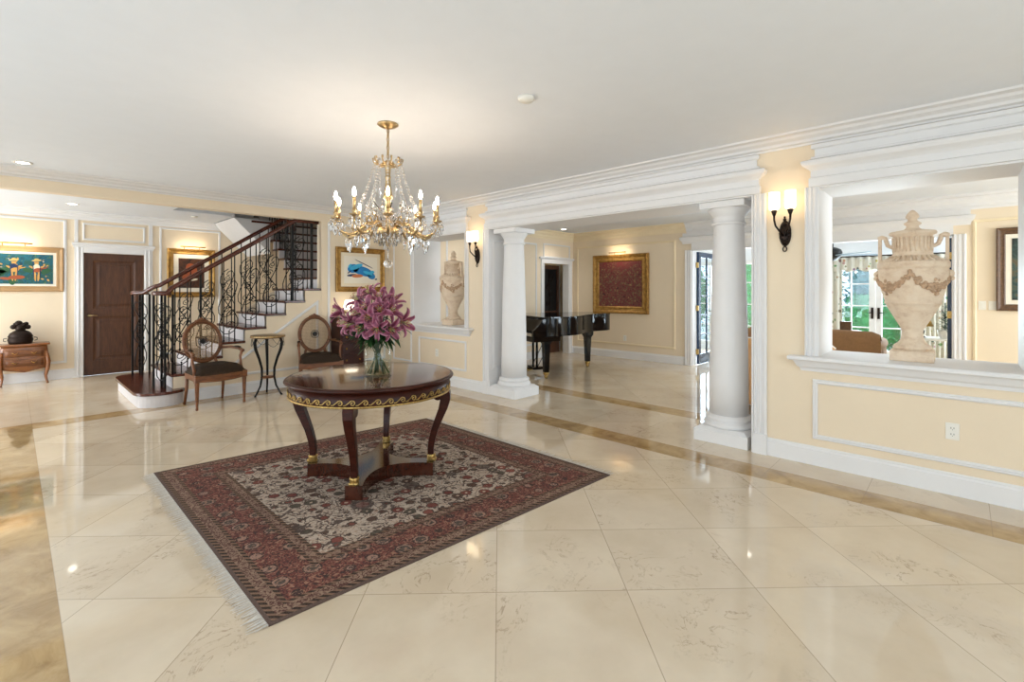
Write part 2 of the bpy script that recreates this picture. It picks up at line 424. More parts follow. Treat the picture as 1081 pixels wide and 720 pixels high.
# hall end wall with its door
b = MB()
b.box(LX, .812, YB, YB + .12, 0, H); b.box(.812, 1.612, YB, YB + .12, 2.045, H); b.box(1.612, XR, YB, YB + .12, 0, H)
struct('wall_back', b, M['wall'])
b = MB(); b.box(4.40, XR, YS + .15, YB, 0, 4.7); struct('wall_stairwell', b, M['wall'])
b = MB()
b.box(1.67, 1.77, 7.35, 9.25, H + .12, 4.7); b.box(1.77, 2.66, 9.15, 9.25, H + .12, 4.7); b.box(1.77, 4.4, YS + .05, YS + .15, H + .12, 4.7)
b.box(2.56, 2.66, 9.25, YB, H + .12, 4.7); b.box(2.56, 4.5, YB, YB + .12, H, 4.7); b.box(1.67, 4.5, 7.2, YB + .12, 4.7, 4.8)
struct('wall_upper_stairwell', b, M['ceil'])
# rear and left walls of the foyer, with unseen glazed openings added to let daylight in
b = MB()
b.box(LX, -1.6, FY - .15, FY, 0, H); b.box(-1.6, 3.4, FY - .15, FY, 2.35, H); b.box(-1.6, 3.4, FY - .15, FY, 0, .1); b.box(3.4, XB, FY - .15, FY, 0, H); struct('wall_front', b, M['wall'])
b = MB()
b.box(LX - .15, LX, FY, -.8, 0, H); b.box(LX - .15, LX, -.8, 5.2, 2.35, H); b.box(LX - .15, LX, -.8, 5.2, 0, .1); b.box(LX - .15, LX, 5.2, 7.5, 0, H); b.box(LX - .15, LX, 7.5, 10.3, 2.35, H); b.box(LX - .15, LX, 7.5, 10.3, 0, .1); b.box(LX - .15, LX, 10.3, YB + .12, 0, H); struct('wall_left', b, M['wall'])
def glazing(n, mapf, w, z0, z1, cols, rows):
    b = MB()
    def bar(u0, u1, a, c):
        p, q = mapf(u0, -.03), mapf(u1, .03); b.box(p[0], q[0], p[1], q[1], a, c)
    bar(0, .08, z0, z1); bar(w - .08, w, z0, z1); bar(.08, w - .08, z0, z0 + .1); bar(.08, w - .08, z1 - .08, z1)
    for i in range(1, cols): bar(w * i / cols - .02, w * i / cols + .02, z0 + .1, z1 - .08)
    o = struct('window_%d' % n, b, M['white'])
    for j in range(1, rows):
        c = MB(); z = z0 + (z1 - z0) * j / rows; p, q = mapf(.08, -.012), mapf(w - .08, .012); c.box(p[0], q[0], p[1], q[1], z - .012, z + .012)
        build('glazing_bar', c, M['white'], o)
    c = MB(); p, q = mapf(.08, -.003), mapf(w - .08, .003); c.box(p[0], q[0], p[1], q[1], z0 + .1, z1 - .08); build('pane', c, M['pane'], o)
glazing(1, lambda u, v: (-1.6 + u, FY - .07 + v), 5.0, .1, 2.35, 6, 4)  # added opening behind the camera, out of view
glazing(2, lambda u, v: (LX - .07 + v, -.8 + u), 6.0, .1, 2.35, 7, 4)  # added opening in the left wall, out of view
glazing(5, lambda u, v: (LX - .07 + v, 7.5 + u), 2.8, .1, 2.35, 4, 4)  # unseen hall opening added to brighten the hall

# piano room walls
b = MB()
b.box(XF, XF + .15, PY, .09, 0, H); b.box(XF, XF + .15, .09, 3.70, 2.18, H); b.box(XF, XF + .15, 3.70, YD, 0, H); struct('wall_far', b, M['wall'])
b = MB()
b.box(XB, 7.78, YD, YD + .15, 0, H); b.box(7.78, 8.66, YD, YD + .15, 2.0, H); b.box(8.66, XF + .15, YD, YD + .15, 0, H); struct('wall_doorway', b, M['wall'])
b = MB(); b.box(7.0, 9.6, YD + 1.3, YD + 1.4, 0, H); b.box(9.0, 9.1, YD + .15, YD + 1.3, 0, H); struct('wall_passage', b, M['wall'])
b = MB(); b.box(XB, 5.3, PY - .15, PY, 0, H); b.box(5.3, 8.5, PY - .15, PY, 2.35, H); b.box(5.3, 8.5, PY - .15, PY, 0, .1); b.box(8.5, XF + .15, PY - .15, PY, 0, H); struct('wall_piano_front', b, M['wall'])
glazing(3, lambda u, v: (5.3 + u, PY - .07 + v), 3.2, .1, 2.35, 4, 4)  # unseen opening added for daylight, suggested by bluish reflections
# sitting room beyond
DY0, DY1 = .45, 2.02; WY0, WY1 = 2.75, 5.0
b = MB()
b.box(XW, XW + .15, FY, DY0, 0, H); b.box(XW, XW + .15, DY0, DY1, 2.1, H); b.box(XW, XW + .15, DY1, WY0, 0, H)
b.box(XW, XW + .15, WY0, WY1, 2.1, H); b.box(XW, XW + .15, WY0, WY1, 0, .1); b.box(XW, XW + .15, WY1, YD + .6, 0, H); struct('wall_garden', b, M['ceil'])
b = MB(); b.box(XF + .15, XW, YD + .5, YD + .6, 0, H); b.box(XF + .15, 9.4, FY - .1, FY, 0, H); b.box(9.4, 11.3, FY - .1, FY, 2.35, H); b.box(9.4, 11.3, FY - .1, FY, 0, .1); b.box(11.3, XW, FY - .1, FY, 0, H); struct('wall_sitting_ends', b, M['ceil'])
glazing(4, lambda u, v: (XW + .07 + v, WY0 + u), WY1 - WY0, .1, 2.1, 4, 4)
glazing(6, lambda u, v: (9.4 + u, FY - .05 + v), 1.9, .1, 2.35, 3, 4)  # unseen end opening added to brighten the sitting room

# ---- crowns
def crown(z0, pr):
    h = H - z0
    return [(0, z0), (.014, z0), (.02, z0 + .14 * h), (.05 * pr / .18, z0 + .22 * h), (.06 * pr / .18, z0 + .42 * h), (.105 * pr / .18, z0 + .6 * h), (.12 * pr / .18, z0 + .78 * h), (.172 * pr / .18, z0 + .84 * h), (pr, H), (0, H)]
b = MB(); b.sweep(crown(2.61, .18), [(XR, FY), (XR, YS), (LX, YS)]); trim(b)
b = MB(); b.sweep(crown(2.575, .12), [(XR - .1, YB), (LX, YB)]); trim(b)
b = MB(); b.sweep(crown(2.50, .14), [(XF, PY), (XF, 3.8)]); trim(b)
b = MB(); b.sweep(crown(2.52, .12), [(XF, 3.8), (XF, YD), (XB, YD)]); trim(b, M['cream'])  # crown coloured cream to carry the warm light falling on it
b = MB(); b.sweep(crown(2.58, .12), [(XB, YD), (XB, PY)]); trim(b)
# ---- entablatures over the three openings
ENT = [(0, 2.26), (.048, 2.26), (.048, 2.325), (.036, 2.335), (.036, 2.385), (.055, 2.405), (.085, 2.425), (.095, 2.445), (.095, 2.462), (.05, 2.478), (.034, 2.488), (.034, 2.50), (.012, 2.507), (.012, 2.562), (.034, 2.57), (.034, 2.60), (0, 2.60)]
for y0, y1 in ((P0 - .01, P1 + .005), (C0 - .012, C1 + .012), (N0, N1 - .02)):
    b = MB(); b.sweep(ENT, [(XR + .1, y0), (XR, y0), (XR, y1), (XR + .1, y1)]); trim(b)
# back faces of the headers, same mouldings on the piano room side
b = MB()
for y0, y1 in ((P0 - .1, P1 + .065), (C0 - .09, C1 + .09)):
    b.sweep(ENT, [(XB - .1, y0), (XB, y0), (XB, y1), (XB - .1, y1)], side=-1)
trim(b)
# ---- soffit and jamb liners
b = MB(); b.box(XR - .02, XB + .02, C0, C1, OT - .012, OT); trim(b)
b = MB()
for y, s in ((C1, -1), (C0, 1)): b.box(XR - .03, XB + .03, y, y + s * .015, 0, OT - .012)
trim(b, bevel=.004)
b = MB()
def wall_map(axis, c, s):
    """(u, v, h) -> point on a wall; axis 'x': wall x=c, u along y; axis 'y': wall y=c, u along x; h goes out along s"""
    if axis == 'x': return lambda u, v, h: (c + s * h, u, v)
    return lambda u, v, h: (u, c + s * h, v)
PM = [(0, 0), (0, .011), (.008, .017), (.016, .014), (.022, .02), (.03, .017), (.036, .008), (.036, 0)]
PMs = [(a * .8, h) for a, h in PM]
def frame(b, mp, poly, prof=PM):
    # inward offsets: poly given counter-clockwise in (u, v)
    b.sweep(prof, poly, 1, True, mp)
def rect(u0, u1, v0, v1): return [(u0, v0), (u1, v0), (u1, v1), (u0, v1)]
frame(b, wall_map('y', C1 - .015, -1), rect(XR + .04, XB - .04, .34, 2.12)); b.sweep([(0, 0), (.018, 0), (.018, .17), (.008, .19), (0, .19)], [(XR - .03, C1 - .015), (XB + .03, C1 - .015)], -1)
trim(b)
def casing(b, y0, y1, z0, z1, x=XR, s=-1):
    w = y1 - y0
    prof = [(0, 0), (0, .022), (.012, .03), (.2 * w, .03), (.24 * w, .018), (.42 * w, .018), (.46 * w, .026), (.6 * w, .026), (.64 * w, .018), (.8 * w, .018), (.84 * w, .03), (w - .006, .03), (w, .02), (w, 0)]
    b.prism([(u, h) for u, h in prof], z0, z1, lambda u, h, z: (x + s * h, y0 + u, z))
for y0, y1, z0 in ((C0 - .105, C0, 0), (C1, C1 + .105, 0), (P1, P1 + .087, .885), (P0 - .087, P0, .885), (N0 - .06, N0, .885), (N1, N1 + .05, .885)):
    b = MB(); casing(b, y0, y1, z0, OT)
    if z0 == 0: b.box(XR - .036, XR, y0 - .004, y1 + .004, 0, .17)
    trim(b)
b = MB()
for y0, y1 in ((P0, P1), (N0, N1)):
    for y, s in ((y1, -1), (y0, 1)): b.box(XR - .02, XB + .02, y, y + s * .014, SZ, OT - .014)
    b.box(XR - .02, XB + .02, y0, y1, OT - .014, OT)
trim(b)
# ---- sills
SILL = [(0, .76), (.016, .76), (.022, .785), (.04, .8), (.052, .825), (.062, .845), (.09, .85), (.098, .858), (.098, .878), (.09, .885), (0, .885)]
for y0, y1 in ((P0 - .15, P1 + .1), (N0 - .07, N1 + .06)):
    b = MB(); b.sweep(SILL, [(XR + .1, y0), (XR, y0), (XR, y1), (XR + .1, y1)]); b.box(XR, XB + .06, max(y0, P0) if y0 < 1 else N0, P1 if y0 < 1 else N1, .85, .885); trim(b)
# ---- baseboards
BB = [(0, 0), (.02, 0), (.02, .122), (.012, .134), (.012, .143), (.006, .152), (0, .152)]
def base(side, *paths):
    b = MB()
    for p in paths: b.sweep(BB, p)
    struct('baseboard_' + side, b, M['white'])
base('right', [(XR, FY), (XR, C0 - .107)], [(XR, C1 + .107), (XR, YS), (3.30, YS)])
base('back', [(XR - .1, YB), (1.77, YB)], [(.70, YB), (LX, YB)])
base('far', [(XF, PY), (XF, -.04)], [(XF, 3.84), (XF, YD), (8.78, YD)], [(7.67, YD), (XB, YD)])
base('stair', [(3.30, YS - .001), (1.42, YS - .001)])
# ---- panel mouldings
b = MB(); R_ = wall_map('x', XR, -1)
frame(b, R_, rect(-1.9, .886, .214, .697)); trim(b)
b = MB(); frame(b, R_, rect(5.17, 6.33, .25, .685), PMs); frame(b, R_, rect(6.52, 7.06, .25, 2.50), PMs); trim(b)
b = MB(); S_ = wall_map('y', YS, -1)
frame(b, S_, rect(3.40, 4.42, .25, 2.48)); trim(b)
b = MB(); B_ = wall_map('y', YB, -1)
frame(b, B_, rect(-1.6, .61, .25, 2.555)); frame(b, B_, rect(.80, 1.625, 2.25, 2.53), PMs); frame(b, B_, rect(1.83, 2.80, .25, 2.56)); trim(b)
b = MB(); F_ = wall_map('x', XF, -1)
frame(b, F_, rect(4.02, 6.34, .28, 2.39)); frame(b, F_, rect(-2.2, -.10, .28, 2.36)); trim(b, M['cream'])
b = MB(); D_ = wall_map('y', YD, -1)
frame(b, D_, rect(5.15, 6.2, .28, 2.40)); frame(b, D_, rect(6.32, 7.55, .28, 2.40)); frame(b, D_, rect(7.76, 8.70, 2.12, 2.42), PMs); trim(b)
# ---- hall door surround and the door
b = MB()
def vcasing_y(b, x0, x1, z0, z1, y, s=-1, t=.03):
    w = x1 - x0
    b.prism([(0, 0), (0, t * .7), (.15 * w, t), (.3 * w, t), (.36 * w, t * .6), (.7 * w, t * .6), (.76 * w, t), (.92 * w, t), (w, t * .7), (w, 0)], z0, z1, lambda u, h, z: (x0 + u, y + s * h, z))
vcasing_y(b, .73, .812, 0, 2.12, YB); vcasing_y(b, 1.612, 1.70, 0, 2.12, YB); b.box(.812, 1.612, YB - .03, YB, 2.045, 2.12)
b.sweep([(0, 2.12), (.03, 2.12), (.034, 2.15), (.05, 2.165), (.05, 2.19), (.055, 2.2), (0, 2.2)], [(1.71, YB + .05), (1.71, YB), (.72, YB), (.72, YB + .05)])
b.box(.70, .745, YB - .018, YB, 0, 2.575); b.box(1.675, 1.73, YB - .018, YB, 0, 2.575)
trim(b)
def panel_door(b, x0, x1, y, t, rails, stile=.11):
    """rails: list of (z0,z1) solid rails; panels between are recessed with raised fields"""
    b.box(x0, x0 + stile, y, y + t, rails[0][0], rails[-1][1]); b.box(x1 - stile, x1, y, y + t, rails[0][0], rails[-1][1])
    for z0, z1 in rails: b.box(x0 + stile, x1 - stile, y, y + t, z0, z1)
    for (a, c), (d, e) in zip(rails[:-1], rails[1:]):
        b.box(x0 + stile, x1 - stile, y + .018, y + t - .01, c, d)
        b.sweep([(0, 0), (0, .018), (.012, .012), (.03, .004), (.03, 0)], rect(x0 + stile, x1 - stile, c, d), 1, True, lambda u, v, h: (u, y + .018 - h, v))
        b.sweep([(.055, 0), (.055, .002), (.085, .011), (.5, .011), (.5, 0)][:3] + [(.085, 0)], rect(x0 + stile, x1 - stile, c, d), 1, True, lambda u, v, h: (u, y + .018 - h, v))
b = MB(); panel_door(b, .816, 1.608, YB + .02, .045, [(.006, .24), (.98, 1.10), (1.92, 2.04)], .115)
d = struct('door_1', b, M['door'], 'dark walnut two-panel door closed in the hall end wall')
b = MB(); b.M = Matrix.Translation((.885, YB + .02, 1.0))
b.lathe([(.028, 0), (.028, .006), (.012, .01), (.010, .045), (0, .045)], (0, 0, 0), 12); m = b.M
bb = MB(); bb.M = Matrix.Translation((.885, YB + .02, 1.0)) @ Matrix.Rotation(PI / 2, 4, 'X'); bb.lathe([(.028, 0), (.028, .006), (.012, .01), (.010, .05), (.0, .05)], (0, 0, 0), 12)
bb.M = Matrix.Identity(4); bb.tube([(.885, YB - .028, 1.0), (.93, YB - .032, 1.004), (.985, YB - .03, .998)], [.011, .009, .007], 8)
build('door_handle', bb, M['bronzegold'], d, label='gold lever handle')
# ---- piano room openings
b = MB()
fc = lambda y0, y1, z0, z1: casing(b, y0, y1, z0, z1, XF, -1)
fc(3.70, 3.83, 0, 2.18); fc(-.04, .09, 0, 2.18); b.box(XF - .03, XF, .09, 3.70, 2.18, 2.30)
b.sweep([(0, 2.30), (.03, 2.30), (.04, 2.34), (.07, 2.38), (.08, 2.42), (.03, 2.44), (.03, 2.5), (0, 2.5)], [(XF + .05, -.05), (XF, -.05), (XF, 3.84), (XF + .05, 3.84)])
b.box(XF - .01, XF + .17, 3.685, 3.70, 0, 2.18); b.box(XF - .01, XF + .17, .09, .105, 0, 2.18); b.box(XF - .01, XF + .17, .09, 3.70, 2.165, 2.18)
trim(b)
b = MB(); vcasing_y(b, 7.68, 7.78, 0, 2.0, YD); vcasing_y(b, 8.66, 8.76, 0, 2.0, YD); b.box(7.68, 8.76, YD - .03, YD, 2.0, 2.08)
b.sweep([(0, 2.08), (.03, 2.08), (.05, 2.11), (.05, 2.13), (0, 2.13)], [(8.77, YD + .05), (8.77, YD), (7.67, YD), (7.67, YD + .05)])
b.box(7.78, 7.79, YD - .01, YD + .16, 0, 2.0); b.box(8.65, 8.66, YD - .01, YD + .16, 0, 2.0); trim(b)
# glazed doors: navy leaves folded back into the sitting room, white pair in the garden wall
def leaf(n, mapf, w, h, rows, cols, mat, stile=.1, bottom=.2, label=None):
    b = MB()
    def bx(u0, u1, z0, z1, t=.022):
        p, q = mapf(u0, -t), mapf(u1, t); b.box(p[0], q[0], p[1], q[1], z0, z1)
    bx(0, stile, .01, h); bx(w - stile, w, .01, h); bx(stile, w - stile, .01, bottom); bx(stile, w - stile, h - stile, h)
    for i in range(1, cols): u = stile + (w - 2 * stile) * i / cols; bx(u - .011, u + .011, bottom, h - stile, .015)
    for j in range(1, rows): z = bottom + (h - stile - bottom) * j / rows; bx(stile, w - stile, z - .011, z + .011, .015)
    o = struct('door_%d' % n, b, mat, label)
    c = MB(); p, q = mapf(stile, -.003), mapf(w - stile, .003); c.box(p[0], q[0], p[1], q[1], bottom, h - stile); build('pane', c, M['pane'], o)
    return o
l1 = leaf(2, lambda u, v: (XF + .17 + u, 3.66 + v), .86, 2.15, 5, 2, M['navy'], label='navy glazed door leaf standing open at the left of the wide opening')
l2 = leaf(3, lambda u, v: (XF + .17 + u, .13 + v), .86, 2.15, 5, 2, M['navy'], label='navy glazed door leaf standing open at the right of the wide opening')
for l, y in ((l1, 3.66), (l2, .13)):
    for z in (.25, 1.08, 1.9):
        b = MB(); b.box(XF + .135, XF + .172, y - .024, y + .024, z - .05, z + .05); build('hinge', b, M['gilt'], l, bevel=.003)
    b = MB(); x = XF + .17 + .80
    for s in (-1, 1): b.tube([(x, y + s * .02, 1.0), (x, y + s * .06, 1.0), (x - .09, y + s * .065, 1.0)], .009, 8)
    build('handle', b, M['bronze'], l)
ym = (DY0 + DY1) / 2
l3 = leaf(4, lambda u, v: (XW + .07 + v, ym + .002 + u), DY1 - ym - .004, 2.08, 4, 2, M['white'], .1, .25, 'white glazed garden door leaf nearer the curtain')
l4 = leaf(5, lambda u, v: (XW + .07 + v, ym - .002 - u), ym - DY0 - .004, 2.08, 4, 2, M['white'], .1, .25, 'white glazed garden door leaf behind the large urn')
for l, s in ((l3, 1), (l4, -1)):
    b = MB(); y = ym + s * .05
    b.box(XW + .035, XW + .05, y - .02, y + .02, .86, 1.08); b.tube([(XW + .05, y, .98), (XW, y, .98), (XW - .005, y + s * .09, .98)], .01, 8); build('handle', b, M['bronze'], l)
# ---- columns
def column(y, label):
    t = thing('column', label, 'column', (4.72, y, 0), 0, 'columns of the colonnade')
    b = MB(); b.box(-.24, .24, -.24, .24, 0, .112); b.lathe([(.235 * 1.414, .112), (.2 * 1.414, .14)], (0, 0, 0), 4, False, a0=PI / 4); build('plinth', b, M['white'], t, bevel=.004)
    b = MB(); b.lathe([(.214, .138), (.222, .148), (.224, .165), (.216, .182), (.2, .187), (.196, .193), (.198, .203), (.205, .207), (.207, .222), (.2, .234), (.184, .24), (.177, .25)], (0, 0, 0), 40); build('column_base', b, M['white'], t)
    b = MB(); b.lathe([(.172, .25), (.171, .55), (.165, .95), (.156, 1.35), (.144, 1.75), (.133, 2.03), (.133, 2.10)], (0, 0, 0), 48); build('shaft', b, M['white'], t)
    b = MB(); b.lathe([(.137, 2.035), (.148, 2.04), (.152, 2.05), (.148, 2.06), (.138, 2.066), (.138, 2.115), (.15, 2.125), (.155, 2.14), (.175, 2.165), (.185, 2.18), (.186, 2.19)], (0, 0, 0), 40)
    b.box(-.2, .2, -.2, .2, 2.19, 2.248); build('capital', b, M['white'], t, bevel=.003)
column(4.44, 'round white column on a square plinth at the left end of the colonnade, beside the piano')
column(1.62, 'round white column on a square plinth at the right end of the colonnade, nearer the camera')
# ------------------------------------------------------------------ staircase and its railings
RS, RUN, X1, SY0, SY1 = .181, .275, 1.12, 7.2, 8.45
def xk(k): return X1 + RUN * (k - 1)
def capsule(cx, y0, y1, r, n=16):
    p = [(cx + r * cos(PI + PI * i / n), y0 + r * sin(PI + PI * i / n)) for i in range(n + 1)]
    return p + [(cx + r * cos(PI * i / n), y1 + r * sin(PI * i / n)) for i in range(n + 1)]
SO = Vector((2.2, 7.8, 0)); SM = Matrix.Translation(-SO)
def smb(): b = MB(); b.M = SM.copy(); return b
st = thing('staircase', 'open-sided staircase with cherry-coloured treads rising to the right behind the armchairs', 'staircase', SO)
b = smb(); b.prism(capsule(1.285, 7.3, 8.7, .245), 0, .147); build('riser', b, M['riser'], st)
b = smb(); b.prism(capsule(1.285, 7.3, 8.7, .275), .147, .181); build('tread', b, M['tread'], st, bevel=.01, label='rounded bottom tread')
proto_r = proto_t = None
for k in range(2, 10):
    x = xk(k); z = RS * k
    last = k == 9
    b = smb(); b.box(x - .022, (4.38 if last else min(3.297, x + RUN + .004)), (SY0 + .16 if k >= 9 else SY0 - .012), SY1, z - .034, z); build('tread', b, M['tread'], st, bevel=.006)
    b = smb(); b.box(x, x + .02, SY0 + (.16 if k >= 9 else .004), SY1 - .01, z - RS, z - .034); build('riser', b, M['riser'], st)
for n in range(10, 17):
    y = 8.45 + .25 * (n - 10); z = RS * n
    if y > 10.2: break
    b = smb(); b.box(3.30, 4.38, y - .02, y + .255, z - .034, z); build('tread', b, M['tread'], st)
    b = smb(); b.box(3.32, 4.38, y, y + .02, z - RS, z - .034); build('riser', b, M['riser'], st)
poly = [(xk(2), 0), (xk(2), RS * 2 - .034)]
for k in range(3, 9): poly += [(xk(k), RS * (k - 1) - .034), (xk(k), RS * k - .034)]
poly += [(3.297, RS * 8 - .034), (3.297, 0)]
b = smb(); b.prism(poly, SY0, SY0 + .05, lambda u, v, w: (u, w, v)); build('side_wall', b, M['wall'], st)
b = smb(); frame(b, lambda u, v, h: (u, SY0 - h, v), [(1.82, .25), (3.25, .25), (3.25, 1.27)]); build('panel_moulding', b, M['white'], st)
b = smb(); b.prism([(xk(2), 0)] + [(xk(k), RS * k - .04) for k in range(2, 10)] + [(xk(9), 0)], SY1 - .05, SY1 - .005, lambda u, v, w: (u, w, v)); build('far_side_wall', b, M['wall'], st)
# underside of the upper flight, where it comes down out of the hall ceiling
b = smb(); b.prism([(2.68, 2.698), (2.95, 2.42), (3.28, 2.10), (3.28, 2.698)], 9.26, YB - .02, lambda u, v, w: (u, w, v)); build('upper_flight_soffit', b, M['white'], st)
b = smb(); b.box(2.96, 3.30, 9.235, 9.26, 2.64, 2.675); build('upper_tread', b, M['tread'], st)

def spiral(cx, cz, r0, r1, a0, turns, n=18):
    return [(cx + (r0 + (r1 - r0) * i / n) * cos(a0 + turns * 2 * PI * i / n), cz + (r0 + (r1 - r0) * i / n) * sin(a0 + turns * 2 * PI * i / n)) for i in range(n + 1)]
def scroll_mesh():
    """one wrought scroll panel standing on a stem: teardrop outline filled with C-scrolls, sheared to the slope"""
    b = MB(); sh = .30
    def put(pts, r=.0062): b.tube([(u * 1.2, 0, w + sh * u * 1.2) for u, w in pts], r, 5)
    b.tube([(0, 0, 0), (0, 0, .13)], .006, 6)
    left = [(0, .10), (-.05, .12), (-.092, .19), (-.098, .28), (-.07, .38), (-.02, .48), (.03, .58), (.07, .67), (.085, .75), (.06, .81), (.02, .80), (0, .765), (.015, .74), (.035, .75)]
    right = [(0, .10), (.05, .12), (.088, .19), (.088, .27), (.06, .36), (.01, .46), (-.04, .56), (-.075, .66), (-.07, .75), (-.03, .82), (.02, .845)]
    put(left, .0065); put(right, .0065)
    for cx, cz, r, a, t in ((.0, .215, .064, -PI / 2, 1.5), (.028, .375, .046, PI, -1.3), (-.03, .60, .046, 0, 1.3), (.012, .70, .04, -PI / 2, -1.3)):
        put(spiral(cx, cz, r, .010, a, t), .0055)
    for z in (.46, .13): b.ball((0, 0, z), .012, 8, 6)
    return b
def bar_mesh(h, r=.0065, knot=True):
    b = MB(); b.box(-r, r, -r, r, 0, h)
    if knot: b.lathe([(.006, -.02), (.014, -.012), (.016, 0), (.014, .012), (.006, .02)], (0, 0, h * .55), 8)
    b.lathe([(.014, 0), (.014, .01), (.007, .018)], (0, 0, 0), 8)
    return b
def inst(name, src, parent, loc, rz=0):
    o = src.copy(); o.name = name; COL.objects.link(o); o.parent = parent; o.location = loc; o.rotation_euler = (0, 0, rz); return o
def rail_profile(b, pts):
    prof = [(-.03, -.012), (-.026, .012), (-.012, .026), (.012, .026), (.026, .012), (.03, -.012), (.022, -.03), (-.022, -.03)]
    pts = [Vector(p) for p in pts]; vs = []; fs = []; n = len(pts)
    for i in range(n):
        t = (pts[min(i + 1, n - 1)] - pts[max(i - 1, 0)]).normalized(); s = t.cross(Vector((0, 0, 1))).normalized(); u = s.cross(t)
        for a, c in prof: vs.append(pts[i] + s * a + u * c)
    k = len(prof)
    for i in range(n - 1):
        for a in range(k): fs.append((i * k + a, i * k + (a + 1) % k, (i + 1) * k + (a + 1) % k, (i + 1) * k + a))
    fs += [tuple(range(k))[::-1], tuple((n - 1) * k + a for a in range(k))]
    b.add(vs, fs, True)
def rz_(x): return 1.395 + .668 * (x - 1.318)
def railing(label, y, vc, end, landing):
    loc = Vector((1.32, y, 0)); t = thing('stair_railing', label, 'railing', loc, 0, 'wrought iron stair railings')
    Mx = Matrix.Translation(-loc)
    b = MB(); b.M = Mx
    pts = [(vc[0] + (.03 + .08 * i / 24) * cos(vc[2] - 2.4 * PI * (1 - i / 24)), vc[1] + (.03 + .08 * i / 24) * sin(vc[2] - 2.4 * PI * (1 - i / 24)), 1.385) for i in range(25)]
    x0, y0 = (1.40 if landing else 1.47), y
    a = Vector(pts[-1]); q = [a.lerp(Vector((x0, y0, rz_(x0))), f) for f in (.35, .7)]
    q[0].z = 1.39
    pts += [tuple(v) for v in q]
    n = 10
    for i in range(n + 1):
        x = x0 + (end - x0) * i / n; pts.append((x, y0, rz_(x)))
    if landing: pts += [(end + .05, y0, 2.478), (3.29, y0, 2.478)]
    else: pts += [(end + .04, y0 + .02, rz_(end) + .01), (3.42, y0 + .1, rz_(end) + .04)]
    rail_profile(b, pts); b.lathe([(.075, -.012), (.07, .014), (.03, .022), (0, .022)], (vc[0], vc[1], 1.385), 20); build('handrail', b, M['tread'], t)
    def lp(x, yy, z): return (x - loc.x, yy - loc.y, z)
    h1 = build('baluster', bar_mesh(rz_(xk(3) + .04) - RS * 3 - .02), M['iron'], t); h1.location = lp(xk(3) + .04, y, RS * 3)
    h2 = build('baluster', bar_mesh(rz_(xk(3) + .175) - RS * 3 - .02), M['iron'], t); h2.location = lp(xk(3) + .175, y, RS * 3)
    sc = build('scroll', scroll_mesh(), M['iron'], t); sc.location = lp(xk(3) + .108, y, RS * 3)
    for k in (2, 4, 5, 6, 7):
        inst('baluster', h1, t, lp(xk(k) + .04, y, RS * k)); inst('baluster', h2, t, lp(xk(k) + .175, y, RS * k)); inst('scroll', sc, t, lp(xk(k) + .108, y, RS * k))
    # newel cluster on the curtail step
    hb = build('newel_bar', bar_mesh(1.385 - RS - .02, .012, False), M['iron'], t); hb.location = lp(vc[0] + .1, vc[1], RS)
    for j in range(1, 4): a = 2 * PI * j / 4; inst('newel_bar', hb, t, lp(vc[0] + .1 * cos(a), vc[1] + .1 * sin(a), RS))
    inst('scroll', sc, t, lp(vc[0], vc[1], RS), PI / 4)
    s2 = inst('scroll', sc, t, lp(vc[0], vc[1], RS + .36), PI * .75); s2.scale = (1, 1, .85)
    if landing:
        p = build('post', bar_mesh(2.46 - RS * 7, .016, False), M['iron'], t); p.location = lp(2.90, y, RS * 7); inst('post', p, t, lp(3.19, y, RS * 8)).scale = (1, 1, (2.46 - RS * 8) / (2.46 - RS * 7))
        p2 = build('baluster', bar_mesh(2.46 - RS * 8, .006, False), M['iron'], t); p2.location = lp(3.06, y, RS * 8); inst('baluster', p2, t, lp(3.125, y, RS * 8)); inst('scroll', sc, t, lp(2.98, y, RS * 7 + .12))
    return t
railing('black scrolled iron stair railing on the near side, directly behind the oval-backed armchair', 7.30, (1.33, 7.40, -PI / 2), 2.89, True)
railing('scrolled iron railing on the far side of the stairs, before the hall painting', 8.40, (1.31, 8.78, 1.25 * PI), 3.30, False)
t = thing('landing_railing', 'black iron railing of the second flight, above the landing', 'railing', (3.42, 8.5, RS * 9))
b = MB(); rail_profile(b, [(0, 0, .86), (0, .3, 1.05), (0, 1.5, 1.95)]); build('handrail', b, M['tread'], t)
hb = build('baluster', bar_mesh(.92, .007), M['iron'], t); hb.location = (0, .06, .10)
for j in range(1, 10): inst('baluster', hb, t, (0, .06 + j * .125, .181 * (1 + int((.06 + j * .125 - .0) / .25)) + .0))
sc = build('scroll', scroll_mesh(), M['iron'], t); sc.location = (0, .12, .181); sc.rotation_euler = (0, 0, PI / 2)
for j in range(1, 4): inst('scroll', sc, t, (0, .12 + .25 * j, .181 * (j + 1)), PI / 2)
# ------------------------------------------------------------------ rug, centre table, vase of lilies
RA, RB, RC, RD = Vector((.755, 4.546)), Vector((.746, 2.121)), Vector((3.157, 1.96)), Vector((3.156, 4.302))
rug = thing('rug', 'large red-bordered oriental rug with cream floral field lying under the round table', 'rug', (1.95, 3.23, 0))
def rp(u, v): p = RB.lerp(RC, u).lerp(RA.lerp(RD, u), v); return p.x - 1.95, p.y - 3.23
b = MB(); b.surf(lambda u, v: (*rp(u, v), .010 - .004 * (max(abs(u - .5), abs(v - .5)) > .495)), 40, 40); n = len(b.v)
ed = [rp(u, v) for u, v in ((0, 0), (1, 0), (1, 1), (0, 1))]
for (x0, y0), (x1, y1) in zip(ed, ed[1:] + ed[:1]): b.add([(x0, y0, 0), (x1, y1, 0), (x1, y1, .0065), (x0, y0, .0065)], [(0, 1, 2, 3)])
build('pile', b, M['rug'], rug)
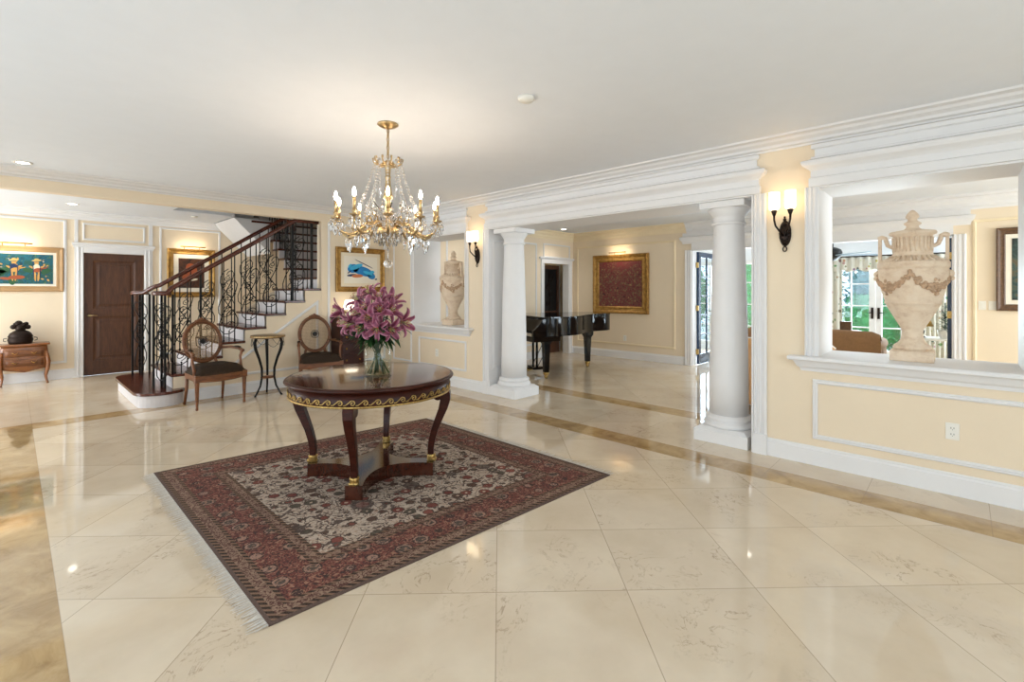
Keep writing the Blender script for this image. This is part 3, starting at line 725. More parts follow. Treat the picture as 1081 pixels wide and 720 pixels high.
for u, s in ((0, -1), (1, 1)):
    b = MB(); rnd = random.Random(3 + s)
    for i in range(230):
        v = (i + .5) / 230; x, y = rp(u, v); L = rnd.uniform(.05, .085); dy = rnd.uniform(-.014, .014); w = .0038
        b.add([(x - s * .004, y - w, .006), (x - s * .004, y + w, .006), (x + s * L * .5, y + w + dy * .4, .004), (x + s * L * .5, y - w + dy * .4, .004), (x + s * L, y + w * .5 + dy, .002), (x + s * L, y - w * .5 + dy, .002)], [(0, 1, 2, 3), (3, 2, 4, 5)])
    f = build('fringe', b, M['fringe'], rug, label='pale wool fringe'); f['kind'] = 'stuff'

TC = Vector((1.912, 3.299, .010))
t = thing('center_table', 'round mahogany center table with gilt scroll band, standing on the oriental rug', 'table', TC)
b = MB(); b.lathe([(0, .745), (.597, .745), (.597, .7685), (.594, .769), (0, .769)], (0, 0, 0), 96); build('table_top', b, M['maht'], t)
b = MB(); b.lathe([(.55, .738), (.604, .739), (.616, .745), (.62, .753), (.616, .762), (.606, .7675), (.597, .7688), (.597, .745)], (0, 0, 0), 96); build('edge_moulding', b, M['mahog'], t)
b = MB(); b.lathe([(.54, .64), (.586, .64), (.59, .648), (.59, .739), (.54, .739)], (0, 0, 0), 96); build('apron', b, M['mahog'], t)
b = MB(); NW = 46
for k in range(NW):
    a0 = 2 * PI * k / NW; wl = 2 * PI * .594 / NW
    pts = []
    for i in range(15):
        f = i / 14; ang = PI * .9 - f * 2.6 * PI; r = .021 * (1 - .78 * f)
        pts.append((wl * .12 + r * cos(ang), .677 + r * sin(ang)))
    pts = [(-wl * .62, .664)] + [(-wl * .45, .664)] + pts
    b.tube([(.594 * cos(a0 + u / .594), .594 * sin(a0 + u / .594), z) for u, z in pts], .0042, 4)
b.lathe([(.586, .642), (.597, .642), (.597, .654), (.586, .654)], (0, 0, 0), 96)
build('gilt_scroll_band', b, M['gilt'], t)
# base: concave-sided square
poly = []
hs = .335; cut = .06
for q in range(4):
    a = PI / 4 + q * PI / 2
    c = Vector((cos(a), sin(a))) * (hs * 1.4142); tn = Vector((-sin(a), cos(a)))
    p0 = c - tn * cut; p1 = c + tn * cut; poly += [tuple(p0), tuple(p1)]
    a2 = a + PI / 2; c2 = Vector((cos(a2), sin(a2))) * (hs * 1.4142); t2 = Vector((-sin(a2), cos(a2))); pe = c2 - t2 * cut
    mid = Vector((cos(a + PI / 4), sin(a + PI / 4))) * .175
    for i in range(1, 12):
        f = i / 12; ctl = mid * 2 - (p1 + pe) * .5; x = p1 * (1 - f) ** 2 + ctl * 2 * f * (1 - f) + pe * f * f; poly.append(tuple(x))
b = MB(); b.prism(poly, 0, .098); build('base', b, M['base'], t, bevel=.006)
def table_leg(parent, ang):
    ca, sa = cos(ang), sin(ang)
    pr = [(.556, .655), (.564, .62), (.563, .57), (.545, .50), (.512, .42), (.481, .34), (.459, .26), (.449, .19), (.45, .14)]
    wd = [.036, .036, .033, .030, .027, .025, .023, .022, .022]
    dp = [.030, .036, .038, .035, .031, .027, .025, .023, .022]
    b = MB(); vs = []; fs = []
    for (r, z), w, d in zip(pr, wd, dp):
        for s1, s2 in ((-1, -1), (1, -1), (1, 1), (-1, 1)):
            rr = r + s1 * d; vs.append((rr * ca - s2 * w * sa, rr * sa + s2 * w * ca, z))
    n = len(pr)
    for i in range(n - 1):
        for k in range(4): fs.append((i * 4 + k, i * 4 + (k + 1) % 4, i * 4 + 4 + (k + 1) % 4, i * 4 + 4 + k))
    fs += [(0, 1, 2, 3), (n * 4 - 1, n * 4 - 2, n * 4 - 3, n * 4 - 4)]
    b.add(vs, fs, False)
    # rolled scroll behind the knee
    for s in (-1, 1):
        c = Vector((.505 * ca, .505 * sa, .60)); tn = Vector((-sa, ca, 0))
    mm = Matrix.Translation((.505 * ca, .505 * sa, .60)) @ Matrix.Rotation(ang, 4, 'Z') @ Matrix.Rotation(PI / 2, 4, 'X')
    b.M = mm; b.lathe([(0, -.034), (.03, -.034), (.036, -.028), (.036, .028), (.03, .034), (0, .034)], (0, 0, 0), 16)
    o = build('leg', b, M['mahog'], parent, bevel=.007)
    g = MB(); g.M = Matrix.Translation((.452 * ca, .452 * sa, .098)) @ Matrix.Rotation(ang, 4, 'Z')
    g.lathe([(.032, 0), (.034, .01), (.03, .03), (.034, .045), (.03, .052)], (0, 0, 0), 12, sx=1.05)
    for k in range(-1, 2): g.ball((.026, k * .018, .012), .015, 8, 6)
    build('gilt_foot', g, M['gilt'], o, label='gilt paw foot')
for q in range(4): table_leg(t, PI / 4 + q * PI / 2)

VC = Vector((1.885, 3.175, .779))
v = thing('vase', 'clear glass cylinder vase with water standing on the round center table', 'vase', VC)
b = MB(); b.lathe([(0, 0), (.098, 0), (.102, .004), (.102, .30), (.0985, .302), (.095, .30), (.095, .016), (0, .012)], (0, 0, 0), 48); build('glass', b, M['glass'], v)
b = MB(); b.lathe([(0, .0165), (.0942, .0175), (.0942, .115), (0, .115)], (0, 0, 0), 48); build('water', b, M['water'], v)

def petal_fn(L, W, ang, curl, cup):
    def f(u, w):
        s = u; y = (w - .5) * 2
        wd = W * (sin(PI * min(1, s * .93 + .05)) ** .75) * (1 if s < .97 else .4)
        # centre-line: leaves the throat steeply then recurves outwards
        th = PI / 2 - .45 - curl * s * s * 1.15
        # integrate roughly
        n = 8; x = z = 0
        for i in range(n):
            ss = s * (i + .5) / n; t_ = PI / 2 - .42 - .35 * ss - curl * ss ** 2.2
            x += cos(t_) * s * L / n; z += sin(t_) * s * L / n
        xx = x; zz = z - cup * (1 - y * y) * .012 * (1 - .4 * s) + .004 * sin(9 * s) * abs(y)
        yy = y * wd
        return ((xx + .004) * cos(ang) - yy * sin(ang), (xx + .004) * sin(ang) + yy * cos(ang), zz)
    return f
def bloom_mesh(openness):
    b = MB()
    for k in range(6):
        inner = k % 2
        b.surf(petal_fn(.138 if inner else .134, .0245 if inner else .0175, 2 * PI * k / 6, openness * (1.0 if inner else 1.15), 1), 12, 6)
    return b
def stamens_mesh():
    b = MB()
    for k in range(6):
        a = 2 * PI * k / 6 + .3; b.tube([(0, 0, .005), (.008 * cos(a), .008 * sin(a), .05), (.022 * cos(a), .022 * sin(a), .088)], .0012, 4); 
    b.tube([(0, 0, 0), (.002, 0, .06), (.006, 0, .1)], .002, 5)
    return b
def anthers_mesh():
    b = MB()
    for k in range(6):
        a = 2 * PI * k / 6 + .3; b.ball((.022 * cos(a), .022 * sin(a), .09), .005, 6, 4, 1, 1, .6)
    return b
blooms = {o: None for o in (1.5, 2.1, .55)}
RIGHT = Vector((.6884, -.7254, 0)); TOW = Vector((-.7254, -.6884, 0)); UPV = Vector((0, 0, 1))
LIL = [  # right, up, toward, openness, label
 (-.215, 1.300, .05, .55, 'half-open pink lily trumpet furthest left in the bouquet'),
 (-.150, 1.225, .12, 1.5, 'small pink lily low on the left of the bouquet, beside the oval chair back'),
 (-.085, 1.390, .03, 1.5, 'pink lily at the upper left of the bouquet, under the blue picture'),
 (-.020, 1.440, -.02, 1.5, 'pink lily at the very top of the bouquet'),
 (.005, 1.330, .17, 2.1, 'wide-open pink lily facing the camera in the upper middle of the bouquet'),
 (.075, 1.400, .05, 1.5, 'pink lily at the upper right of the bouquet'),
 (.150, 1.385, -.02, .55, 'curled pink lily at the top right edge of the bouquet'),
 (.165, 1.310, .08, 1.5, 'pink lily on the right shoulder of the bouquet'),
 (.095, 1.315, .15, 2.1, 'deep pink lily right of the middle of the bouquet'),
 (-.055, 1.290, .17, 2.1, 'pink lily left of the middle of the bouquet'),
 (-.105, 1.210, .17, 2.1, 'pink lily at the lower left of the bouquet'),
 (-.025, 1.190, .20, 2.1, 'pink lily low in the middle of the bouquet, over the vase rim'),
 (.085, 1.180, .21, 2.1, 'large wide-open pink lily low on the right with a yellow throat'),
 (.250, 1.215, .05, 1.5, 'pink lily furthest right in the bouquet, facing the pass-through niche'),
 (.175, 1.170, .14, 1.5, 'pink lily low on the right edge of the bouquet'),
 (.035, 1.260, .22, 2.1, 'pink lily in the very centre of the bouquet'),
 (-.10, 1.330, -.14, 1.5, None), (.10, 1.33, -.15, 1.5, None), (.0, 1.24, -.19, 1.5, None)]
st_ = an_ = None; rnd = random.Random(5)
for i, (r, z, tw, op, lab) in enumerate(LIL):
    tw *= .75
    r = r * 1.06 - .055; z -= .035; pos = Vector((VC.x, VC.y, 0)) + RIGHT * r + TOW * tw + UPV * z
    L = thing('lily', lab or 'pink lily at the back of the bouquet, half hidden behind the front blooms', 'lily', (VC.x, VC.y, VC.z), 0, 'lilies in the glass vase')
    d = (RIGHT * r * 1.1 + TOW * (tw + .10) + UPV * (z - 1.20) * .9).normalized()
    rot = d.to_track_quat('Z', 'Y').to_matrix().to_4x4() @ Matrix.Rotation(rnd.uniform(0, 1), 4, 'Z')
    loc = pos - Vector(L.location) - d * .05
    sc = 1.0 if op != .55 else .95
    if blooms[op] is None: o = blooms[op] = build('bloom', bloom_mesh(op), M['lily'], L)
    else: o = inst('bloom', blooms[op], L, (0, 0, 0))
    o.matrix_basis = Matrix.Translation(loc) @ rot @ Matrix.Scale(sc * rnd.uniform(.93, 1.08), 4)
    if st_ is None: s = st_ = build('filaments', stamens_mesh(), M['pistil'], L); a = an_ = build('anthers', anthers_mesh(), M['anther'], L)
    else: s = inst('filaments', st_, L, (0, 0, 0)); a = inst('anthers', an_, L, (0, 0, 0))
    s.matrix_basis = a.matrix_basis = o.matrix_basis.copy()
    # stem: from the vase floor through the rim to the bloom
    ang = rnd.uniform(0, 2 * PI); h = Vector((loc.x, loc.y, 0)); hl = max(h.length, .001); foot = -h / hl * rnd.uniform(.03, .082) + Vector((rnd.uniform(-.02, .02), rnd.uniform(-.02, .02), .02)); foot *= min(1, .084 / max(.001, Vector((foot.x, foot.y)).length)); foot.z = .02
    rim = h / hl * min(.07, hl * .45) + Vector((0, 0, .30))
    b = MB(); pts = []
    for k in range(13):
        f = k / 12
        pts.append(foot * (1 - f) ** 3 + (foot.lerp(rim, .75)) * 3 * f * (1 - f) ** 2 + rim * 3 * f * f * (1 - f) + loc * f ** 3)
    b.tube(pts, .0035, 6); b.ball(loc, .008, 8, 6); build('stem', b, M['stem'], L)
    b = MB()
    for k in range(10):
        f = .66 + .033 * k; p = pts[min(11, int(f * 12))]; a2 = rnd.uniform(0, 2 * PI); Ln = rnd.uniform(.10, .17)
        q = Vector((cos(a2), sin(a2), rnd.uniform(-.5, .3))); w = q.cross(Vector((0, 0, 1))).normalized()
        vs = []
        for m in range(6):
            g = m / 5; c = p + q * Ln * g + Vector((0, 0, -.05 * g * g)); ww = .014 * sin(PI * min(1, g * .9 + .08)); vs += [c - w * ww, c + w * ww]
        b.add(vs, [(2 * m, 2 * m + 1, 2 * m + 3, 2 * m + 2) for m in range(5)], True)
    build('leaves', b, M['leaf'], L)

# ------------------------------------------------------------------ oval-backed armchairs
def cane_mat():
    t = NT('woven_cane'); t.set(col=t.ramp(t.noise(t.coords(), 60, 3), [(.3, lin((150, 116, 80))), (.7, lin((196, 164, 122)))]), rough=.6); return t.mat
M['cane'] = cane_mat()
def armchair(label, loc, rz):
    t = thing('armchair', label, 'chair', loc, rz, 'oval-backed armchairs by the staircase')
    fw, bw, dp = .29, .23, .23
    # seat frame (rail) and seat
    out = []
    for i in range(13):
        f = i / 12; x = -fw + 2 * fw * f; out.append((x, -dp - .035 * sin(PI * f)))
    out += [(bw, dp), (-bw, dp)]
    b = MB(); b.prism(out, .335, .40); b.tube([(x, y - .008, .345 - .018 * sin(PI * (i + .5) / 13) ) for i, (x, y) in enumerate(out[:13])], .012, 6); build('seat_frame', b, M['walnut'], t, bevel=.008)
    b = MB()
    def sf(u, w):
        y = -dp * 1.0 + u * 2 * dp * .98; hw = (fw * (1 - u) + bw * u) * .985; x = (w * 2 - 1) * hw; fr = -.03 * (1 - ((w * 2 - 1)) ** 2) * (1 - u)
        e = (1 - abs(w * 2 - 1) ** 6) * (1 - abs(u * 2 - 1) ** 6)
        return (x, y + fr, .40 + .015 + .10 * max(0, e) ** .6)
    b.surf(sf, 18, 18); b.prism([(x * .985, y * .985) for x, y in out], .395, .42); build('seat', b, M['darkfab'], t)
    # tapering legs
    def leg(x, y, lx, ly, z1, rear):
        b = MB()
        if rear: b.tube([(x, y, z1), (x + lx * .2, y + ly * .1, .2), (x + lx, y + ly, 0)], [.02, .018, .013], 8)
        else:
            b.box(x - .026, x + .026, y - .026, y + .026, .325, .41)
            b.lathe([(.012, 0), (.017, .008), (.014, .03), (.013, .04), (.017, .10), (.024, .30), (.026, .315), (.02, .325)], (x, y, 0), 14)
        build('leg', b, M['walnut'], t)
    leg(-fw + .02, -dp + .015, 0, 0, .4, False); leg(fw - .02, -dp + .015, 0, 0, .4, False)
    leg(-bw + .02, dp - .02, -.01, .045, .4, True); leg(bw - .02, dp - .02, .01, .045, .4, True)
    # oval back
    cz, A, B_, tilt = .765, .215, .255, .16
    def bp(u, z, off=0): return (u, dp + .005 + (z - .42) * tilt + off, z)
    ov = [(A * cos(2 * PI * i / 40), B_ * sin(2 * PI * i / 40)) for i in range(40)]
    b = MB(); b.tube([bp(u, cz + w) for u, w in ov], .021, 8, closed=True, flat=.8)
    b.tube([bp(u * .9, cz + w * .9, -.012) for u, w in ov], .007, 6, closed=True)
    for s in (-1, 1): b.tube([(s * .16, dp - .01, .38), bp(s * .14, .50), bp(s * .125, cz - B_ * .80)], .018, 8)
    build('back_frame', b, M['walnut'], t)
    b = MB()
    for k in range(-3, 4):
        b.ball(bp(k * .022, cz + B_ + .026 - abs(k) * .007, -.005), .021 - abs(k) * .002, 8, 6)
    b.ball(bp(0, cz + B_ + .036, -.008), .018, 8, 6); build('crest_carving', b, M['walnut'], t)
    b = MB(); n = 26; w = .003
    for i in range(1, n):
        u = -A + 2 * A * i / n; hh = B_ * math.sqrt(max(0, 1 - (u / A) ** 2)) * .96
        b.tube([bp(u, cz - hh), bp(u, cz + hh)], w * .8, 4, smooth=False, flat=.5)
        z = -B_ + 2 * B_ * i / n; hw = A * math.sqrt(max(0, 1 - (z / B_) ** 2)) * .96
        b.tube([bp(-hw, cz + z, .003), bp(hw, cz + z, .003)], w * .8, 4, smooth=False, flat=.5)
    build('cane_panel', b, M['cane'], t)
    b = MB()
    for k in range(12):
        a = 2 * PI * k / 12; b.tube([bp(.012 * cos(a), cz + .012 * sin(a), -.008), bp(.045 * cos(a), cz + .045 * sin(a), -.008)], [.008, .005], 6)
    mm = [bp(.03 * cos(2 * PI * i / 24), cz + .03 * sin(2 * PI * i / 24), -.008) for i in range(24)]; b.add(mm, [tuple(range(24))], False)
    b.tube([bp(.056 * cos(2 * PI * i / 28), cz + .056 * sin(2 * PI * i / 28), -.006) for i in range(28)], .004, 5, closed=True)
    build('medallion', b, M['blackm'], t, label='black painted medallion')
    for s in (-1, 1):
        b = MB(); p0 = bp(s * .20, .67)
        b.tube([p0, (s * .245, .06, .685), (s * .275, -.06, .675), (s * .285, -.13, .655)], [.015, .017, .018, .02], 8)
        b.tube([(s * .285, -.13, .655), (s * .275, -.10, .58), (s * .27, -.13, .47), (s * .272, -.17, .38)], [.018, .015, .016, .02], 8); b.ball((s * .286, -.142, .652), .023, 10, 8)
        build('arm', b, M['walnut'], t)
        b = MB(); b.surf(lambda u, w, s=s: (s * .258 + (w - .5) * .045 + s * .02 * u, .03 - .13 * u, .688 + .02 * math.sqrt(max(0, 1 - (2 * w - 1) ** 2)) * sin(PI * u) ** .4), 8, 6); build('arm_pad', b, M['darkfab'], t)
    return t
armchair('caned oval-backed wooden armchair on the left, in front of the bottom stairs', (1.735, 6.80, 0), math.radians(9))
armchair('caned oval-backed armchair with black medallion, right of the little round stand', (3.06, 6.77, 0), math.radians(-14))

# ------------------------------------------------------------------ plant stand
t = thing('plant_stand', 'small round stand with three curved black legs between the two armchairs', 'stand', (2.40, 6.86, 0))
b = MB(); b.lathe([(0, .775), (.19, .775), (.205, .78), (.212, .795), (.205, .81), (.19, .806), (.185, .80), (0, .80)], (0, 0, 0), 32); build('table_top', b, M['walnut'], t)
b = MB(); b.lathe([(.205, .779), (.215, .785), (.216, .805), (.206, .812)], (0, 0, 0), 32); build('gilt_rim', b, M['bronzegold'], t)
b = MB(); b.lathe([(0, .235), (.085, .235), (.092, .243), (.085, .252), (0, .252)], (0, 0, 0), 24); build('shelf', b, M['walnut'], t)
for k in range(3):
    a = math.radians(-165 + 120 * k); b = MB()
    b.tube([(r * cos(a), r * sin(a), z) for r, z in ((.165, .775), (.19, .72), (.175, .63), (.125, .50), (.088, .37), (.085, .25), (.11, .13), (.165, .03), (.19, .0))], [.016, .02, .02, .017, .015, .014, .012, .011, .012], 8); build('leg', b, M['iron'], t)
b = MB()
for k in range(6):
    a0 = 2 * PI * k / 6; b.tube([(.2 * cos(a0 + PI / 3 * f), .2 * sin(a0 + PI / 3 * f), .775 - .11 * sin(PI * f)) for f in [i / 12 for i in range(13)]], .003, 4)
build('chain_swags', b, M['bronze'], t)

# ------------------------------------------------------------------ chest with lamp by the stair wall
t = thing('chest', 'tall dark mahogany chest against the stair wall, half hidden behind the lilies', 'chest', (3.635, 7.0, 0))
b = MB(); b.box(-.20, .20, -.15, .16, .06, .98); build('body', b, M['mahog'], t, bevel=.005)
b = MB(); b.box(-.22, .22, -.17, .165, .98, 1.005); build('top', b, M['mahog'], t, bevel=.006)
b = MB(); b.box(-.21, .21, -.16, .165, 0, .06); build('plinth', b, M['mahog'], t, bevel=.004)
for k in range(5):
    b = MB(); z = .09 + .178 * k; b.box(-.18, .18, -.162, -.148, z, z + .163); d = build('drawer', b, M['mahog'], t, bevel=.004)
    for s in (-1, 1): b = MB(); b.ball((s * .11, -.17, z + .08), .014, 10, 6); build('knob', b, M['brass'], d)
t = thing('table_lamp', 'small lit white table lamp on the mahogany chest behind the lilies', 'lamp', (3.66, 6.98, 1.005))
b = MB(); b.lathe([(0, 0), (.05, 0), (.05, .01), (.02, .02), (.015, .05), (.035, .08), (.02, .12), (.01, .14)], (0, 0, 0), 20); build('base', b, M['plastic'], t)
b = MB(); b.lathe([(.11, .12), (.075, .26)], (0, 0, 0), 24)
o = build('shade', b, M['lampshade'], t, solid=.003)

# ------------------------------------------------------------------ hall commode and its casket
t = thing('commode', 'little bombe fruitwood commode on curved legs against the hall end wall', 'commode', (.13, 10.33, 0))
def bombe(z): f = (z - .24) / .36; return 1 + .10 * sin(PI * min(1, max(0, f * .9 + .1))) - .05 * (1 - f)
vs = []; fs = []; NZ = 10; ring = []
for j in range(NZ + 1):
    z = .24 + .35 * j / NZ; k = bombe(z)
    row = [(-.24 * k + .48 * k * i / 12, -.12 * k - .025 * sin(PI * i / 12) * k, z - (.05 * (1 - abs(i - 6) / 6) if j == 0 else 0)) for i in range(13)] + [(.24 * k, .135, z), (-.24 * k, .135, z)]
    vs += row
m = 15
for j in range(NZ):
    for i in range(m): fs.append((j * m + i, j * m + (i + 1) % m, (j + 1) * m + (i + 1) % m, (j + 1) * m + i))
fs += [tuple(range(m))[::-1], tuple(NZ * m + i for i in range(m))]
b = MB(); b.add(vs, fs, True); build('body', b, M['fruit'], t)
b = MB(); b.prism([(-.275 + .55 * i / 12, -.15 - .03 * sin(PI * i / 12)) for i in range(13)] + [(.275, .14), (-.275, .14)], .59, .615); build('top', b, M['fruit'], t, bevel=.007)
for z in (.34, .48):
    b = MB(); b.surf(lambda u, w, z=z: (-.20 + .40 * u, -.128 * bombe(z) - .024 * sin(PI * (.1 + .8 * u)) * bombe(z) - .003, z - .055 + .11 * w), 12, 2); d = build('drawer_front', b, M['walnut'], t, solid=.006)
    for s in (-1, 1):
        b = MB(); b.tube([(s * .10 - .03, -.165, z + .01), (s * .10, -.178, z - .012), (s * .10 + .03, -.165, z + .01)], .005, 6); build('pull', b, M['brass'], d)
for sx in (-1, 1):
    for sy in (-1, 1):
        b = MB(); x, y = sx * .235, (-.125 if sy < 0 else .115)
        b.tube([(x, y, .5), (x + sx * .022, y + (sy < 0) * -.02, .34), (x + sx * .014, y + (sy < 0) * -.012, .22), (x - sx * .006, y, .11), (x + sx * .006, y - (sy < 0) * .008, .03), (x + sx * .016, y - (sy < 0) * .02, 0)], [.02, .028, .024, .016, .014, .016], 8); build('leg', b, M['fruit'], t)
t = thing('casket', 'dark domed casket with a carved figure on its lid, on the little commode', 'ornament', (.09, 10.31, .615))
b = MB(); b.lathe([(0, 0), (.12, 0), (.13, .015), (.14, .06), (.13, .10), (.137, .11), (.115, .16), (.08, .19), (.05, .205), (0, .208)], (0, 0, 0), 20, sy=.7); build('body', b, M['bronze'], t)
b = MB()
for x, y, z, r in ((0, 0, .235, .062), (-.02, -.01, .305, .045), (.035, -.02, .285, .034), (-.075, 0, .255, .036), (.075, .01, .25, .038), (.06, 0, .30, .028), (-.055, -.01, .295, .026), (.0, -.04, .25, .04)): b.ball((x, y, z), r, 10, 8)
build('lid_figure', b, M['bronze'], t)
for s in (-1, 1):
    b = MB(); b.tube([(s * .14, 0, .09), (s * .175, 0, .085), (s * .178, 0, .05), (s * .148, 0, .04)], .006, 6); build('handle', b, M['bronze'], t)
# ------------------------------------------------------------------ stone urns on the two sills
def urn(label, loc, rz=0):
    t = thing('urn', label, 'urn', loc, rz, 'stone urns on the pass-through sills')
    b = MB(); b.box(-.128, .128, -.128, .128, 0, .078); b.box(-.118, .118, -.118, .118, .078, .086); build('plinth', b, M['stone'], t, bevel=.008)
    b = MB(); b.lathe([(.0, .084), (.116, .086), (.12, .098), (.112, .115), (.092, .128), (.075, .15), (.066, .18), (.062, .215), (.066, .235), (.079, .262), (.099, .30), (.127, .355), (.153, .405), (.164, .43), (.171, .434), (.171, .444), (.167, .448), (.182, .50), (.199, .57), (.209, .64), (.211, .69), (.208, .70), (.215, .704), (.217, .712), (.217, .745), (.21, .753), (.19, .757), (.165, .768), (.138, .785), (.122, .81), (.113, .85), (.111, .90), (.114, .94), (.122, .955), (.14, .962), (.143, .975), (.138, .984), (0, .986)], (0, 0, 0), 56); build('body', b, M['stone'], t)
    b = MB(); b.lathe([(.135, .984), (.10, .992), (.055, 1.0), (.042, 1.012), (.036, 1.025), (.04, 1.032), (.052, 1.042), (.053, 1.05), (.038, 1.06), (.028, 1.07), (.027, 1.08), (.038, 1.09), (.042, 1.10), (.034, 1.12), (.014, 1.145), (0, 1.152)], (0, 0, 0), 32); build('lid', b, M['stone'], t)
    for s in (-1, 1):
        b = MB(); b.box(-.02, .02, s * .187, s * .209, .75, .952)
        b.tube([(0, s * .198, .945), (0, s * .185, .952), (0, s * .165, .945), (0, s * .158, .915), (0, s * .148, .885), (0, s * .125, .872), (0, s * .108, .885)], [.02, .019, .017, .016, .016, .017, .018], 8, flat=1)
        b.box(-.021, .021, s * .16, s * .212, .938, .958); build('handle', b, M['stone'], t, bevel=.004)
    b = MB(); rnd = random.Random(2)
    for q in range(4):
        a0 = PI / 4 + q * PI / 2
        for i in range(22):
            f = i / 21; a = a0 + (f - .5) * PI / 2; z = .66 - .105 * sin(PI * f) ** .8; rr = .176 + (.216 - .176) * max(0, min(1, (z - .448) / .24)) ** .8
            for k in range(3):
                da = rnd.uniform(-.03, .03); dz = rnd.uniform(-.02, .02); b.ball((rr * cos(a + da), rr * sin(a + da), z + dz), rnd.uniform(.011, .018), 6, 4)
        for i in range(14):  # rosette cluster hanging where the swags meet
            a = a0 + PI / 4 * 0 + rnd.uniform(-.14, .14); z = rnd.uniform(.50, .62); rr = .178 + .033 * max(0, (z - .448) / .24) ** .8; b.ball((rr * cos(a), rr * sin(a), z), rnd.uniform(.009, .015), 6, 4)
    build('garland_relief', b, M['relief_stone'], t); b = MB()
    for k in range(26):
        a = 2 * PI * k / 26
        b.tube([(.113 * cos(a), .113 * sin(a), .83), (.1155 * cos(a), .1155 * sin(a), .885), (.117 * cos(a), .117 * sin(a), .94)], .0085, 5)
        b.tube([(.195 * cos(a), .195 * sin(a), .755), (.16 * cos(a), .16 * sin(a), .772), (.132 * cos(a), .132 * sin(a), .796)], [.012, .011, .006], 5)
    build('fluted_relief', b, M['stone'], t)
    for s in (-1, 1):
        b = MB(); b.ball((0, s * .212, .66), .028, 10, 8); b.ball((0, s * .222, .625), .018, 8, 6); build('mask_relief', b, M['stone'], t)
    return t
urn('large lidded stone urn with garlands on the right-hand sill, nearest the camera', (4.76, .278, .885))
urn('lidded stone urn in the far pass-through niche, behind the chandelier', (4.76, 5.78, .885))

# ------------------------------------------------------------------ wall sconces
def sconce(label, y):
    t = thing('wall_sconce', label, 'sconce', (4.5, y, 1.90), -PI / 2, 'twin-light wall sconces')      # local -Y faces the room
    b = MB(); b.M = Matrix.Translation((0, 0, 0)) @ Matrix.Rotation(PI / 2, 4, 'X'); b.lathe([(.05, 0), (.052, .006), (.044, .014), (.03, .022), (.012, .03), (0, .032)], (0, 0, 0), 24, sx=.9, sy=2.1)
    b.M = Matrix.Identity(4)
    for i in range(14): a = 2 * PI * i / 14; b.ball((.034 * cos(a), -.02, .078 * sin(a)), .012, 6, 4, 1, .7, 1.2)
    b.ball((0, -.02, .115), .014, 8, 6); b.ball((0, -.02, .135), .009, 8, 6); build('backplate', b, M['bronze'], t)
    b = MB(); b.tube([(.014 * cos(2 * PI * i / 16), -.018, -.132 + .02 * sin(2 * PI * i / 16)) for i in range(16)], .005, 6, closed=True); b.tube([(0, -.018, -.09), (0, -.018, -.115)], .008, 6); build('ring_tail', b, M['bronze'], t)
    for s in (-1, 1):
        b = MB(); b.tube([(s * .01, -.025, -.02), (s * .03, -.07, .02), (s * .05, -.10, .06), (s * .06, -.10, .11), (s * .06, -.10, .15)], [.009, .008, .008, .008, .01], 8)
        b.lathe([(.008, .14), (.016, .16), (.024, .185), (.02, .19), (0, .19)], (s * .06, -.10, 0), 14); build('arm', b, M['bronze'], t)
        b = MB(); b.lathe([(.028, .19), (.038, .20), (.042, .22), (.042, .34), (.040, .34), (.036, .21)], (s * .06, -.10, 0), 20); build('shade', b, M['shade'], t, label='lit frosted glass shade')
sconce('bronze twin-light wall sconce between the right-hand column and the large urn', 1.085)
sconce('bronze twin-light wall sconce between the far niche and the left-hand column', 4.93)

# ------------------------------------------------------------------ crystal chandelier
CC = Vector((1.993, 3.208, 0))
t = thing('chandelier', 'ten-armed brass and crystal chandelier hanging over the round table', 'chandelier', (CC.x, CC.y, 2.70))
def cm(): b = MB(); b.M = Matrix.Translation((0, 0, -2.70)); return b
b = cm(); b.lathe([(0, 2.70), (.078, 2.70), (.08, 2.692), (.06, 2.678), (.03, 2.668), (.012, 2.66), (0, 2.66)], (0, 0, 0), 32); build('canopy', b, M['bronzegold'], t)
b = cm()
for i in range(7):
    z = 2.648 - .033 * i; pts = [(.010 * cos(2 * PI * k / 12), 0, z + .02 * sin(2 * PI * k / 12)) for k in range(12)]
    if i % 2: pts = [(0, x, z_) for x, y, z_ in pts]
    b.tube(pts, .0035, 5, closed=True)
b.tube([(0, 0, 2.67), (0, 0, 2.40)], .0025, 4); build('chain', b, M['bronzegold'], t)
b = cm(); b.lathe([(0, 2.425), (.016, 2.42), (.02, 2.40), (.03, 2.385), (.022, 2.37), (.018, 2.30), (.024, 2.29), (.018, 2.28), (.022, 2.22), (.034, 2.15), (.036, 2.13), (.022, 2.115), (.018, 2.08), (.03, 2.05), (.022, 2.02), (.03, 1.96), (.055, 1.92), (.085, 1.88), (.09, 1.86), (.07, 1.84), (.04, 1.81), (.02, 1.785), (.012, 1.76), (0, 1.755)], (0, 0, 0), 28); build('stem', b, M['bronzegold'], t)
b = cm()
for k in range(10):
    a = 2 * PI * k / 10; ca, sa = cos(a), sin(a)
    b.tube([(r * ca, r * sa, z) for r, z in ((.02, 2.39), (.05, 2.375), (.085, 2.385), (.108, 2.41), (.112, 2.43), (.1, 2.435), (.094, 2.42))], .006, 5)
b.lathe([(.03, 2.385), (.05, 2.38), (.05, 2.395), (.03, 2.4)], (0, 0, 0), 24); build('crown', b, M['bronzegold'], t)
AF = math.atan2(-CC.y, -CC.x)     # one arm points at the room's entrance
def drop(b, p, s=1):   # faceted pendant
    x, y, z = p; b.lathe([(.0, 0), (.012 * s, -.012 * s), (.014 * s, -.028 * s), (.004 * s, -.06 * s), (0, -.064 * s)], p, 6, False, 1, .55); b.ball((x, y, z + .008 * s), .006 * s, 6, 4)
arm0 = []
